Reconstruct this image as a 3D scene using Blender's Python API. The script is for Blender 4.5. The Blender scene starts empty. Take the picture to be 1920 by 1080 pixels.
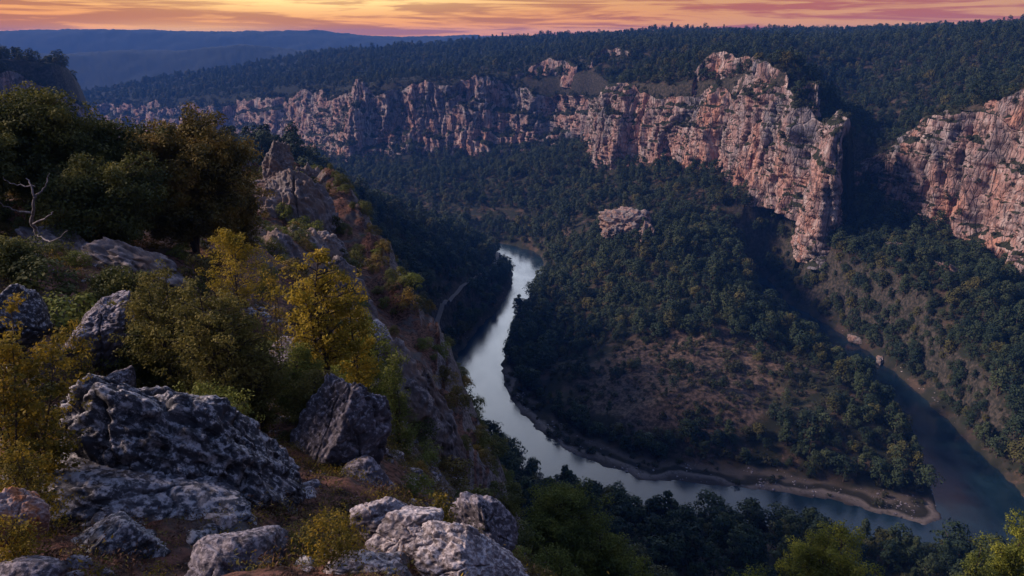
import bpy, math, random
import numpy as np
from math import radians as R

# ------------------------------------------------------------------ camera, sky, sun, exposure
scene = bpy.context.scene
COL = scene.collection
CAMZ = 140.0
F = 1387.0
PITCH = math.atan((540 - 66) / F)
SP, CP = math.sin(PITCH), math.cos(PITCH)

cam = bpy.data.cameras.new('camera')
cam.sensor_width = 36.0
cam.lens = 36.0 * F / 1920.0
cam.clip_start = 0.3
cam.clip_end = 9000
cam_o = bpy.data.objects.new('camera', cam)
cam_o.location = (0, 0, CAMZ)
cam_o.rotation_euler = (math.pi / 2 - PITCH, 0, 0)
COL.objects.link(cam_o)
scene.camera = cam_o

scene.view_settings.view_transform = 'Standard'
scene.view_settings.look = 'None'
scene.view_settings.exposure = 1.0
scene.view_settings.gamma = 1.0
scene.render.film_transparent = False
try:
    scene.cycles.volume_bounces = 1
    scene.cycles.max_bounces = 5
    scene.cycles.diffuse_bounces = 2
    scene.cycles.transparent_max_bounces = 4
except Exception:
    pass

SUN_AZ = -84.0     # degrees, from +Y towards +X
SUN_EL = 31.0
sun = bpy.data.lights.new('sun', 'SUN')
sun.energy = 2.5
sun.angle = R(11)
sun.color = (1.0, 0.76, 0.62)
sun_o = bpy.data.objects.new('sun', sun)
sun_o.rotation_euler = (R(90 - SUN_EL), 0, R(180 - SUN_AZ) + math.pi * 0)
sd_ = (math.sin(R(SUN_AZ)) * math.cos(R(SUN_EL)), math.cos(R(SUN_AZ)) * math.cos(R(SUN_EL)), math.sin(R(SUN_EL)))
from mathutils import Vector
sun_o.rotation_euler = Vector(sd_).to_track_quat('Z', 'Y').to_euler()
COL.objects.link(sun_o)


class NT:
    """small helper around a node tree"""
    def __init__(s, tree):
        s.t = tree
        s.n = tree.nodes
        s.l = tree.links

    def node(s, typ, **kw):
        n = s.n.new(typ)
        for k, v in kw.items():
            setattr(n, k, v)
        return n

    def put(s, sock, v):
        if isinstance(v, bpy.types.NodeSocket):
            s.l.new(v, sock)
        elif v is not None:
            if hasattr(sock, 'default_value'):
                dv = sock.default_value
                if hasattr(dv, '__len__') and not hasattr(v, '__len__'):
                    v = (v,) * len(dv)
                if hasattr(dv, '__len__') and len(dv) == 4 and len(v) == 3:
                    v = tuple(v) + (1.0,)
                sock.default_value = v

    def math(s, op, a, b=None, c=None, clamp=False):
        n = s.node('ShaderNodeMath', operation=op, use_clamp=clamp)
        s.put(n.inputs[0], a)
        if b is not None: s.put(n.inputs[1], b)
        if c is not None: s.put(n.inputs[2], c)
        return n.outputs[0]

    def vmul(s, v, k):
        n = s.node('ShaderNodeVectorMath', operation='MULTIPLY')
        s.put(n.inputs[0], v); s.put(n.inputs[1], k)
        return n.outputs[0]

    def mix(s, fac, a, b, mode='MIX'):
        n = s.node('ShaderNodeMix', data_type='RGBA', blend_type=mode)
        s.put(n.inputs[0], fac); s.put(n.inputs[6], a); s.put(n.inputs[7], b)
        return n.outputs[2]

    def noise(s, vec, scale, detail=4, rough=0.55, dist=0.0):
        n = s.node('ShaderNodeTexNoise')
        s.put(n.inputs['Vector'], vec)
        n.inputs['Scale'].default_value = scale
        n.inputs['Detail'].default_value = detail
        n.inputs['Roughness'].default_value = rough
        n.inputs['Distortion'].default_value = dist
        return n.outputs['Fac']

    def voro(s, vec, scale, feature='F1', out='Distance'):
        n = s.node('ShaderNodeTexVoronoi', feature=feature)
        s.put(n.inputs['Vector'], vec)
        n.inputs['Scale'].default_value = scale
        return n.outputs[out]

    def ramp(s, fac, stops, interp='LINEAR'):
        n = s.node('ShaderNodeValToRGB')
        n.color_ramp.interpolation = interp
        el = n.color_ramp.elements
        while len(el) < len(stops):
            el.new(0.5)
        for e, (p, c) in zip(el, stops):
            e.position = p
            e.color = (c, c, c, 1) if not hasattr(c, '__len__') else tuple(c) + (1,)
        s.put(n.inputs[0], fac)
        return n.outputs[0]

    def smooth(s, v, a, b):
        n = s.node('ShaderNodeMapRange', interpolation_type='SMOOTHSTEP')
        s.put(n.inputs[0], v)
        n.inputs[1].default_value = a; n.inputs[2].default_value = b
        return n.outputs[0]


def build_world():
    w = bpy.data.worlds.new('World')
    scene.world = w
    w.use_nodes = True
    t = NT(w.node_tree)
    t.n.clear()
    out = t.node('ShaderNodeOutputWorld')
    bg = t.node('ShaderNodeBackground')
    tc = t.node('ShaderNodeTexCoord')
    d = tc.outputs['Generated']
    sep = t.node('ShaderNodeSeparateXYZ'); t.put(sep.inputs[0], d)
    X, Y, Z = sep.outputs
    el = t.math('ARCSINE', Z)                        # elevation, rad
    az = t.math('ARCTAN2', X, Y)                     # azimuth from +Y, rad
    # physically based twilight base
    sky = t.node('ShaderNodeTexSky', sky_type='NISHITA')
    sky.sun_disc = False
    sky.sun_elevation = R(2.0)
    sky.sun_rotation = R(SUN_AZ)
    sky.air_density = 1.6; sky.dust_density = 1.0; sky.ozone_density = 3.0
    nish = t.mix(1.0, sky.outputs[0], (0.035, 0.04, 0.06), 'MULTIPLY')
    # streaked clouds: coordinates (azimuth, elevation) stretched sideways
    cv = t.node('ShaderNodeCombineXYZ')
    tilt = t.math('MULTIPLY', az, 0.012)
    t.put(cv.inputs[0], t.math('MULTIPLY', az, 4.2))
    t.put(cv.inputs[1], t.math('MULTIPLY', t.math('ADD', el, tilt), 62.0))
    n1 = t.noise(cv.outputs[0], 1.0, 7, 0.58, 0.9)
    cv2 = t.node('ShaderNodeCombineXYZ')
    t.put(cv2.inputs[0], t.math('ADD', t.math('MULTIPLY', az, 9.0), 7.3))
    t.put(cv2.inputs[1], t.math('MULTIPLY', el, 150.0))
    n2 = t.noise(cv2.outputs[0], 1.0, 6, 0.6, 0.6)
    cl = t.math('ADD', t.math('MULTIPLY', n1, 0.72), t.math('MULTIPLY', n2, 0.28))
    cloud = t.smooth(cl, 0.445, 0.55)
    # azimuth factors: left, glow centre, right
    def gauss(v, c, wd):
        q = t.math('DIVIDE', t.math('SUBTRACT', v, c), wd)
        return t.math('EXPONENT', t.math('MULTIPLY', t.math('MULTIPLY', q, q), -1.0))
    right = t.smooth(az, -0.05, 0.35)
    clear = t.ramp(t.math('MULTIPLY_ADD', el, 1 / 0.08, 0.1),
                   [(0.0, (1.0, 0.34, 0.060)), (0.1, (1.0, 0.36, 0.070)), (0.45, (0.82, 0.33, 0.095)), (0.8, (0.70, 0.40, 0.16)), (1.0, (0.50, 0.32, 0.18))])
    clear = t.mix(t.math('MULTIPLY', right, 0.45), clear, (0.52, 0.27, 0.11))
    ccol = t.mix(right, (0.25, 0.062, 0.048), (0.38, 0.062, 0.048))
    low = t.mix(t.math('MULTIPLY', cloud, t.math('MULTIPLY_ADD', right, 0.18, 0.66)), clear, ccol)
    g = t.math('MULTIPLY', gauss(az, -0.24, 0.22), gauss(el, 0.05, 0.022))
    low = t.mix(t.math('MULTIPLY', g, t.math('SUBTRACT', 1.0, t.math('MULTIPLY', cloud, 0.6))), low, (1.25, 0.88, 0.34))
    g2 = t.math('MULTIPLY', gauss(az, -0.40, 0.11), gauss(el, 0.0, 0.012))
    low = t.mix(g2, low, (1.15, 0.58, 0.12))
    # upper sky: brighter on the sunset side, deep blue overhead and behind
    side = t.math('MULTIPLY_ADD', t.math('COSINE', t.math('ADD', az, 0.38)), 0.5, 0.5)
    side2 = t.math('ADD', t.math('MULTIPLY', gauss(az, -0.10, 0.34), 0.85), t.math('MULTIPLY', t.math('POWER', side, 3.0), 0.2))
    mid = t.mix(side2, (0.07, 0.095, 0.19), (2.1, 2.3, 2.7))
    top = (0.105, 0.155, 0.30)
    up = t.mix(t.smooth(el, 0.40, 0.80), mid, top)
    bk = t.noise(d, 3.0, 5, 0.6, 0.4)
    up = t.mix(t.math('MULTIPLY', t.smooth(bk, 0.45, 0.7), 0.35), up, (0.30, 0.24, 0.30))
    lowside = t.math('POWER', side, 1.5)
    lowc = t.mix(lowside, (0.22, 0.17, 0.27), low)
    col = t.mix(t.smooth(el, 0.075, 0.30), lowc, up)
    below = t.smooth(el, -0.03, -0.12)
    col = t.mix(below, col, (0.03, 0.04, 0.07))
    col = t.mix(1.0, col, nish, 'ADD')
    t.put(bg.inputs[0], col)
    bg.inputs[1].default_value = 0.6
    t.l.new(bg.outputs[0], out.inputs[0])


build_world()

# ------------------------------------------------------------------ numeric helpers
rng = np.random.default_rng(7)


def dirs(px, py):
    px = np.asarray(px, float); py = np.asarray(py, float)
    cx = (px - 960) / F; cy = (540 - py) / F
    return cx, CP + cy * SP, -SP + cy * CP


def at(px, py, t):
    x, y, z = dirs(px, py)
    return np.array([x * t, y * t, CAMZ + z * t]).T


def smooth(a, b, v):
    u = np.clip((v - a) / (b - a), 0, 1)
    return u * u * (3 - 2 * u)


_perm = np.random.default_rng(3).permutation(256)
_perm = np.concatenate([_perm, _perm])
_g3 = np.random.default_rng(4).normal(size=(256, 3))
_g3 /= np.linalg.norm(_g3, axis=1)[:, None]


def perlin(x, y, z):
    x, y, z = np.broadcast_arrays(np.asarray(x, float), np.asarray(y, float), np.asarray(z, float))
    xi = np.floor(x).astype(np.int64); yi = np.floor(y).astype(np.int64); zi = np.floor(z).astype(np.int64)
    xf, yf, zf = x - xi, y - yi, z - zi
    u, v, w = [q * q * q * (q * (q * 6 - 15) + 10) for q in (xf, yf, zf)]
    out = 0
    for dx in (0, 1):
        wx = u if dx else 1 - u
        for dy in (0, 1):
            wy = v if dy else 1 - v
            for dz in (0, 1):
                wz = w if dz else 1 - w
                h = _perm[_perm[_perm[(xi + dx) & 255] + ((yi + dy) & 255)] + ((zi + dz) & 255)]
                g = _g3[h]
                out = out + wx * wy * wz * (g[..., 0] * (xf - dx) + g[..., 1] * (yf - dy) + g[..., 2] * (zf - dz))
    return out * 1.5


def fbm(x, y, z, o=4, g=0.5):
    s = 0; a = 1
    for k in range(o):
        s = s + a * perlin(x * 2 ** k + 17.3 * k, y * 2 ** k + 5.1 * k, z * 2 ** k + 9.7 * k)
        a *= g
    return s


def ridged(x, y, z, o=3, g=0.5):
    s = 0; a = 1
    for k in range(o):
        s = s + a * (1 - 2 * np.abs(perlin(x * 2 ** k + 31.3 * k, y * 2 ** k + 8.1 * k, z * 2 ** k + 2.7 * k)))
        a *= g
    return s


class TPS:
    def __init__(s, pts, scale, lam=1e-4):
        p = np.asarray(pts, float)
        s.sc = scale
        s.p = p[:, :2] / scale
        n = len(p)
        K = s.phi(s.p[:, None, :] - s.p[None]) + lam * np.eye(n)
        P = np.c_[np.ones(n), s.p]
        A = np.block([[K, P], [P.T, np.zeros((3, 3))]])
        s.w = np.linalg.solve(A, np.r_[p[:, 2], 0, 0, 0])

    @staticmethod
    def phi(d):
        r2 = (d ** 2).sum(-1)
        return 0.5 * r2 * np.log(r2 + 1e-12)

    def __call__(s, x, y):
        x = np.asarray(x, float); sh = x.shape
        q = np.c_[x.ravel() / s.sc, np.asarray(y, float).ravel() / s.sc]
        out = np.empty(len(q))
        for i in range(0, len(q), 40000):
            c = q[i:i + 40000]
            out[i:i + 40000] = s.phi(c[:, None, :] - s.p[None]) @ s.w[:-3] + s.w[-3] + c @ s.w[-2:]
        return out.reshape(sh)


def sdist(poly, x, y):
    """signed distance to a closed polygon, positive inside"""
    poly = np.asarray(poly, float)
    x = np.asarray(x, float); y = np.asarray(y, float)
    sh = x.shape; x = x.ravel(); y = y.ravel()
    best = np.full(len(x), 1e18); ins = np.zeros(len(x), bool)
    for i in range(len(poly)):
        ax, ay = poly[i]; bx, by = poly[(i + 1) % len(poly)]
        ex, ey = bx - ax, by - ay
        L2 = ex * ex + ey * ey + 1e-12
        k = np.clip(((x - ax) * ex + (y - ay) * ey) / L2, 0, 1)
        d2 = (x - ax - k * ex) ** 2 + (y - ay - k * ey) ** 2
        best = np.minimum(best, d2)
        if ay != by:
            c = (ay > y) != (by > y)
            ins ^= c & (x < ex * (y - ay) / ey + ax)
    d = np.sqrt(best)
    return np.where(ins, d, -d).reshape(sh)


def catmull(P, n):
    P = np.asarray(P, float)
    out = []
    for i in range(len(P) - 1):
        p0 = P[max(i - 1, 0)]; p1 = P[i]; p2 = P[i + 1]; p3 = P[min(i + 2, len(P) - 1)]
        for k in range(n):
            u = k / n
            out.append(0.5 * ((2 * p1) + (-p0 + p2) * u + (2 * p0 - 5 * p1 + 4 * p2 - p3) * u * u + (-p0 + 3 * p1 - 3 * p2 + p3) * u ** 3))
    out.append(P[-1])
    return np.array(out)


# ------------------------------------------------------------------ the lay of the land
# rock walls: (pixel x, pixel y of foot, pixel y of rim, metres away)
CLIFF = [(2200, 620, 240, 300), (2060, 600, 240, 310), (1920, 535, 222, 325), (1850, 490, 205, 350), (1780, 452, 200, 375), (1700, 408, 203, 395),
         (1652, 375, 225, 420), (1635, 352, 262, 440), (1608, 372, 300, 438), (1592, 448, 325, 400), (1560, 452, 250, 392), (1527, 445, 212, 400),
         (1500, 360, 190, 425), (1400, 338, 158, 465), (1300, 312, 152, 520), (1200, 312, 155, 560), (1100, 290, 162, 610),
         (1086, 284, 172, 660), (1080, 276, 172, 740), (1000, 284, 150, 780), (850, 290, 155, 810), (700, 292, 160, 830),
         (640, 292, 155, 850), (560, 285, 170, 960), (450, 270, 178, 1080), (330, 265, 188, 1200), (220, 265, 195, 1300),
         (100, 270, 200, 1400), (-150, 270, 205, 1500), (-500, 280, 210, 1500)]


def wall_line(lst):
    out = []
    for px, pb, pt, t in lst:
        b = at(px, pb, t); c = at(px, pt, t)
        out.append((b[0], b[1], b[2], c[2]))
    return np.array(out)


CL = wall_line(CLIFF)
# outward (downhill) side is on the left when walking the list from right to left of the picture
def normals2(P):
    d = np.gradient(P[:, :2], axis=0)
    n = np.c_[-d[:, 1], d[:, 0]]
    n /= np.linalg.norm(n, axis=1)[:, None] + 1e-9
    return n


CLn = normals2(CL)
for i in range(len(CL)):          # outward should face the camera
    pass
if (CLn[14] * -CL[14, :2]).sum() < 0:
    CLn = -CLn

REG_U = [tuple(p[:2]) for p in CL] + [(-2500, 1700), (-6000, 6000), (6000, 6000), (6000, 200), (900, 60)]

WEST = [(-260, 300, 140, 330), (-160, 290, 126, 360), (-60, 300, 121, 400), (0, 300, 124, 420), (60, 300, 130, 435), (105, 300, 134, 445), (145, 300, 156, 450),
        (160, 300, 180, 455), (190, 300, 192, 470), (210, 300, 235, 490), (222, 300, 252, 530), (215, 300, 262, 600), (180, 300, 270, 700)]
WL = wall_line(WEST)
WLn = normals2(WL)
if (WLn[4] * -WL[4, :2]).sum() < 0:
    WLn = -WLn
REG_W = [tuple(p[:2]) for p in WL] + [(-900, 900), (-1200, 300), (-500, 150)]

REG_N = [(70, -60), (42, 16), (24, 26), (12, 29), (4.5, 30), (0.5, 27), (-1.2, 30), (-3.5, 35), (-5.5, 44), (-10, 55), (-17, 72), (-33, 98), (-60, 95), (-120, 60), (-160, -60)]

river_px_in = [(1000, 470), (1022, 492), (1018, 515), (1000, 545), (965, 600), (948, 650), (944, 700), (955, 745), (1000, 800), (1080, 855), (1200, 897), (1330, 908),
               (1450, 918), (1560, 938), (1650, 962), (1735, 985), (1768, 975), (1748, 920), (1728, 862), (1688, 806), (1622, 736), (1545, 676),
               (1455, 612), (1402, 556), (1385, 520)]
river_px_out = [(1440, 520), (1480, 570), (1550, 607), (1640, 668), (1700, 718), (1780, 790), (1850, 862), (1925, 935), (2010, 1010), (2000, 1080), (1900, 1110), (1790, 1085),
                (1640, 1062), (1500, 1022), (1400, 1008), (1250, 998), (1170, 982), (1080, 944), (1010, 902), (940, 860), (882, 805), (855, 745), (850, 675), (885, 628),
                (930, 580), (962, 530), (960, 505), (935, 484), (900, 466)]
def ground0(px, py):
    x, y, z = dirs(px, py)
    t = -CAMZ / z
    return (float(x * t), float(y * t))
RIV = [ground0(*p) for p in river_px_in] + [ground0(*p) for p in river_px_out] + [(-70, 512), (-130, 535), (-130, 560), (-70, 536), ground0(905, 452), ground0(950, 458)]

SPIT = [ground0(*p) for p in [(938, 690), (948, 750), (995, 806), (1075, 862), (1200, 905), (1330, 916), (1450, 926), (1560, 946), (1650, 970), (1735, 992), (1775, 978),
                              (1755, 945), (1725, 935), (1640, 928), (1560, 912), (1450, 888), (1330, 876), (1200, 862), (1095, 824), (1020, 778), (972, 725), (955, 690)]]
def spit_mask(x, y):
    return smooth(-1.5, 1.0, sdist(SPIT, x, y) + 1.5 * perlin(np.asarray(x) / 5, np.asarray(y) / 5, 3.3))

PEN = [ground0(*p) for p in river_px_in] + [(150, 420), (60, 440)]
# valley floor and slopes (x, y, z)
Lp = []
def addL(px, py, t): Lp.append(tuple(at(px, py, t)))
for a in [(780, 680, 268), (850, 760, 252), (700, 580, 262), (660, 480, 262), (640, 400, 292), (600, 322, 330), (560, 305, 270), (700, 384, 400), (745, 395, 425),
          (800, 418, 450), (860, 445, 487), (820, 560, 330), (740, 470, 340), (880, 530, 372), (830, 470, 400), (930, 500, 430), (900, 560, 365),
          (750, 350, 640), (900, 395, 580), (1000, 425, 540), (1050, 350, 585), (1060, 400, 520), (900, 320, 740), (700, 325, 760), (1090, 330, 590), (800, 370, 620),
          (1180, 375, 500), (1250, 350, 505), (1180, 450, 415), (1240, 468, 388), (1120, 480, 425), (1080, 520, 405), (1150, 560, 365), (1300, 560, 338),
          (1350, 460, 400), (1400, 400, 440), (1330, 400, 455), (1400, 600, 318), (1450, 700, 283), (1550, 760, 262), (1300, 780, 260), (1200, 720, 287), (1050, 680, 318), (1100, 780, 275),
          (1430, 480, 392), (1500, 480, 385), (1000, 640, 352), (1350, 690, 290), (1500, 830, 246), (1620, 850, 238), (1400, 860, 243),
          (1600, 520, 352), (1700, 560, 325), (1800, 620, 296), (1900, 680, 270), (1700, 640, 312), (1850, 760, 258), (1930, 840, 240), (1620, 600, 340), (1560, 545, 362), (2100, 760, 262), (2100, 900, 230),
          (1470, 400, 425), (870, 800, 228), (900, 900, 198), (1000, 1000, 172), (1200, 1020, 185), (1400, 1060, 178), (1700, 1070, 180), (1000, 1075, 150), (860, 860, 190), (1100, 960, 205)]:
    addL(*a)
for p, n in zip(CL, CLn):
    Lp.append((p[0], p[1], p[2])); Lp.append((p[0] - n[0] * 30, p[1] - n[1] * 30, p[2] + 6))
for p in WL:
    Lp.append((p[0] + 12, p[1] - 6, max(p[2], 8)))
Lp += [(0, 45, 88), (-2, 70, 66), (10, 100, 46), (40, 45, 78), (60, 90, 40), (90, 120, 20), (120, 90, 40), (0, 15, 100),  (-15, 80, 85), (-50, 150, 103), (-22, 120, 72), (-60, 210, 100),
       (-12, 130, 50), (-40, 180, 72), (-30, 220, 48), (-85, 260, 96), (-120, 150, 96), (-75, 80, 112), (-110, 60, 108), (-30, 108, 105), (-60, 120, 106), (-160, 320, 50), (-150, 420, 20), (-200, 520, 5), (-120, 500, 12), (-300, 800, -8), (-500, 1000, -25), (-800, 1200, -40),
       (-100, 600, 5), (-300, 300, 60), (-300, 100, 95), (-300, -100, 110), (0, -200, 135), (300, -200, 90), (400, 100, 60), (150, 20, 60), (200, 160, 15), (300, 200, 45), (400, 260, 70),
       (-700, 600, 60), (-1200, 900, 40), (250, 110, 20)]
# make sure banks sit just above the water
for p in [(-15, 330), (-28, 300), (-24, 265), (-10, 240)]:
    pass
TL = TPS(Lp, 300.0, 2e-4)

Up = []
def addU(px, py, t): Up.append(tuple(at(px, py, t)))
for p, n in zip(CL, CLn):
    fa = p[1] > 700
    d0 = 36 if fa else 16; dd = 62 if fa else 34
    Up.append((p[0] - n[0] * d0, p[1] - n[1] * d0, p[3] - 0.5))
    Up.append((p[0] - n[0] * dd, p[1] - n[1] * dd, p[3] + 3.5))
for a in [(1600, 260, 540), (1560, 200, 600), (1650, 200, 560), (1620, 150, 640), (1750, 150, 560), (1700, 100, 680), (1850, 100, 590), (1920, 75, 600), (1920, 62, 680), (1800, 70, 720), (1650, 80, 760), (1550, 90, 760),
          (2100, 56, 650), (2100, 150, 500), (2000, 100, 560), (1920, 150, 455), (1860, 150, 500),
          (1450, 130, 560), (1400, 110, 620), (1320, 110, 640), (1500, 95, 680), (1400, 84, 760), (1250, 100, 760), (1250, 125, 650), (1150, 120, 760), (1150, 92, 880), (1050, 110, 880), (1000, 120, 860),
          (1050, 92, 1000), (950, 108, 1050), (850, 128, 980), (750, 135, 1050), (650, 135, 1050), (550, 150, 1150), (450, 160, 1250), (300, 175, 1400),
          # first dark ridge
          (120, 190, 1600), (200, 176, 1600), (300, 155, 1600), (440, 133, 1600), (600, 108, 1620), (680, 101, 1650), (760, 102, 1650), (850, 95, 1600), (920, 84, 1550), (1000, 79, 1500), (1100, 74, 1450), (1200, 69, 1400), (1300, 64, 1350),
          (1500, 68, 1250), (1650, 65, 1180), (1780, 58, 1120), (1920, 54, 1100), (2100, 52, 1100),
          (1500, 80, 950), (1700, 74, 920), (1900, 68, 880),
          # second layer
          (-60, 100, 2350), (40, 101, 2350), (140, 97, 2350), (280, 98, 2350), (430, 88, 2350), (540, 96, 2350), (620, 92, 2400), (750, 88, 2450), (-300, 95, 2350),
          # horizon
          (-200, 63, 3200), (0, 64, 3200), (150, 64, 3200), (280, 68, 3200), (340, 71, 3200), (400, 68, 3200), (520, 67, 3200), (650, 70, 3200), (760, 74, 3200), (840, 71, 3200), (950, 74, 3200), (1080, 69, 3200), (1200, 68, 3100)]:
    addU(*a)
def U_low(px, t, z):
    x, y, _ = dirs(px, 66)
    Up.append((float(x * t), float(y * t), z))
for px, z in [(-200, -45), (50, -50), (200, -40), (350, -20), (500, 5), (650, 40), (800, 70), (950, 95), (1100, 115)]:
    U_low(px, 1950, z)
for px, z in [(-200, 20), (50, 10), (200, 15), (350, 20), (500, 30), (700, 50), (900, 80), (1100, 100)]:
    U_low(px, 2750, z)
for px in (-600, -100, 300, 700, 1100, 1500, 2000, 2600):
    U_low(px, 3900, 90); U_low(px, 4600, 60)
for px in (1300, 1500, 1700, 1920, 2300):
    U_low(px, 1700, 128); U_low(px, 2600, 120)
_keep = []
for p in Up:
    if all((p[0] - q[0]) ** 2 + (p[1] - q[1]) ** 2 > (0.035 * math.hypot(p[0], p[1])) ** 2 for q in _keep):
        _keep.append(p)
TU = TPS(_keep, 500.0, 1e-4)

# the spur we stand on
Np = [(0, 0, 138.3), (2, 2, 137.6), (0, -6, 139.5), (20, -10, 136), (-12, -8, 141), (-40, -10, 144), (5, 4.5, 133.5), (3, 9, 129.5), (12, 12, 125), (25, 12, 119), (8, 20, 118), (14, 26, 110.5), (24, 22, 111), (3, 26, 113.5), (40, 14, 110), (50, -20, 120)]
def addN(px, py, t): Np.append(tuple(at(px, py, t)))
for a in [(60, 1090, 6.0), (250, 1090, 6.4), (500, 1090, 6.6), (800, 1090, 7.2), (950, 1090, 9.0), (560, 950, 9.6), (660, 930, 10.5), (430, 900, 11.5), (600, 850, 13), (100, 1000, 7.6),
          (740, 860, 17), (350, 780, 15.5), (480, 760, 16.5), (620, 760, 16.5), (100, 800, 11.5), (40, 640, 13), (150, 640, 16), (210, 700, 16), (250, 560, 20), (360, 640, 20), (480, 660, 21),
          (560, 640, 24), (120, 500, 21), (30, 500, 19), (-200, 500, 20), (-200, 800, 10), (-400, 300, 30), (250, 470, 26), (380, 500, 27), (470, 470, 36), (480, 430, 45), (0, 400, 25), (100, 400, 28), (-200, 350, 28), (300, 430, 34), (400, 430, 38),
          (490, 370, 60), (440, 345, 75), (300, 370, 60), (100, 380, 50), (100, 350, 90), (-200, 350, 90), (300, 350, 90), (450, 340, 100), (-400, 380, 60), (-500, 380, 120), (200, 355, 140), (700, 730, 24), (760, 770, 28), (650, 640, 32), (600, 540, 42), (560, 440, 56), (540, 350, 72), (800, 860, 24), (880, 1000, 15), (780, 900, 20)]:
    addN(*a)
TN = TPS(Np, 20.0, 1e-3)


def height(x, y, full=False):
    x = np.asarray(x, float); y = np.asarray(y, float)
    r = np.hypot(x, y)
    L = TL(x, y)
    nb = fbm(x / 34, y / 34, 0.3, 4)
    nsm = fbm(x / 7, y / 7, 3.3, 3)
    L = L + nb * 3.2 * smooth(60, 200, r) + nsm * 0.9
    sr = sdist(RIV, x, y) + 1.6 * fbm(x / 9, y / 9, 7.7, 3)          # >0 in the river
    dr = np.maximum(-sr, 0)
    Lb = np.maximum(L, 1.0 + 0.02 * dr)
    far = smooth(560, 700, y) + smooth(-150, -300, x)
    Lb = np.where(y > 560, np.maximum(L, -60), Lb)
    land = Lb * (1 - np.exp(-dr / 7.0)) + 0.12
    sp = sdist(SPIT, x, y)
    inpen = (sdist(PEN, x, y) > -6) & (sp > -60)
    land = np.where(inpen, np.minimum(land, 0.18 + 0.085 * dr + 0.12 * np.abs(nsm) + np.clip(-sp, 0, 99) * 0.55), land)
    land = np.where(y < 560, np.minimum(land, 0.3 + dr * 0.95 + np.clip(dr - 5, 0, 99) * 2.2 + 0.5 * np.abs(nsm)), land)
    L2 = np.where(sr > 0, -np.minimum(sr * 0.5, 3.0) - 0.05, land)
    L2 = np.where(r > 640, np.where(y > 560, L, L2), L2)
    U = TU(x, y) + (fbm(x / 60, y / 60, 1.3, 4) * 3.2 + nsm * 0.8) * smooth(250, 600, r)
    canopy = smooth(800, 1500, r)
    U = U + canopy * (np.abs(perlin(x / 13, y / 13, 5.5)) * 4.5 + perlin(x / 90, y / 90, 2.0) * 6) + smooth(1700, 2300, r) * (fbm(x / 380, y / 300, 4.0, 3) * 9 - 2)
    s1 = sdist(REG_U, x, y) + 2.5 * perlin(x / 22, y / 22, 8.8)
    fb = smooth(690, 760, y) * smooth(120, 80, x)
    m1 = smooth(0, 1, (s1 - 13 - 18 * fb) / (11 + 8 * fb))
    z = L2 * (1 - m1) + U * m1
    s3 = sdist(REG_W, x, y)
    m3 = smooth(6, 16, s3)
    Wz = 125 + np.clip(s3, 0, 200) * 0.05 + nb * 3 - smooth(440, 600, y) * 38
    z = z * (1 - m3) + Wz * m3
    s2 = sdist(REG_N, x, y) + 1.2 * perlin(x / 5, y / 5, 4.4)
    m2 = smooth(-14, 1.0, s2)
    N = TN(x, y) + fbm(x / 2.6, y / 2.6, 6.1, 5, 0.55) * 0.32 * smooth(3, 7, r) + ridged(x / 8, y / 8, 2.2, 3) * 0.35 * smooth(12, 25, r)
    edge = smooth(-14, -9, s2) * smooth(3, -2, s2)
    z = np.where(s2 > -14, z * (1 - m2) + N * m2 + edge * (ridged(x / 3.2, y / 3.2, 6.6, 4, 0.6) * 1.3 + ridged(x / 9, y / 9, 1.6, 2) * 1.6), z)
    if full:
        return z, dict(sr=sr, s1=s1, s2=s2, s3=s3, m1=m1, m2=m2, m3=m3)
    return z


def hgt(x, y):
    return float(height(np.array([x]), np.array([y]))[0])


def hit(px, py, t0=4, t1=3000):
    """first point of the land along a line of sight"""
    x, y, z = dirs(px, py)
    ts = np.geomspace(t0, t1, 900)
    h = height(x * ts, y * ts)
    b = (CAMZ + z * ts) < h
    i = int(np.argmax(b)) if b.any() else len(ts) - 1
    t = ts[i]
    return np.array([x * t, y * t, h[i]]), float(t)


# ------------------------------------------------------------------ mesh and object helpers
def mesh_np(name, V, Fq, smooth_shade=True, tri=False):
    me = bpy.data.meshes.new(name)
    V = np.asarray(V, np.float32); Fq = np.asarray(Fq, np.int32)
    k = Fq.shape[1]
    me.vertices.add(len(V)); me.vertices.foreach_set('co', V.ravel())
    me.loops.add(Fq.size); me.loops.foreach_set('vertex_index', Fq.ravel())
    me.polygons.add(len(Fq))
    me.polygons.foreach_set('loop_start', np.arange(0, Fq.size, k, dtype=np.int32))
    me.polygons.foreach_set('loop_total', np.full(len(Fq), k, np.int32))
    if smooth_shade:
        me.polygons.foreach_set('use_smooth', np.ones(len(Fq), bool))
    me.update(calc_edges=True)
    return me


def attr(me, name, val, dom='POINT'):
    val = np.asarray(val, np.float32)
    if val.ndim == 1:
        a = me.attributes.new(name, 'FLOAT', dom); a.data.foreach_set('value', val)
    else:
        a = me.attributes.new(name, 'FLOAT_COLOR', dom)
        if val.shape[1] == 3: val = np.c_[val, np.ones(len(val), np.float32)]
        a.data.foreach_set('color', val.ravel())


def link(name, me, mats=(), parent=None, loc=None):
    o = bpy.data.objects.new(name, me)
    for m in mats:
        me.materials.append(m)
    COL.objects.link(o)
    if parent is not None: o.parent = parent
    if loc is not None: o.location = loc
    return o


def tag(o, label=None, cat=None, group=None, kind=None):
    if label: o['label'] = label
    if cat: o['category'] = cat
    if group: o['group'] = group
    if kind: o['kind'] = kind
    return o


def empty(name, loc, rz=0.0):
    o = bpy.data.objects.new(name, None)
    o.location = loc; o.rotation_euler = (0, 0, rz)
    o.empty_display_size = 0.3
    COL.objects.link(o)
    return o


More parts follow.
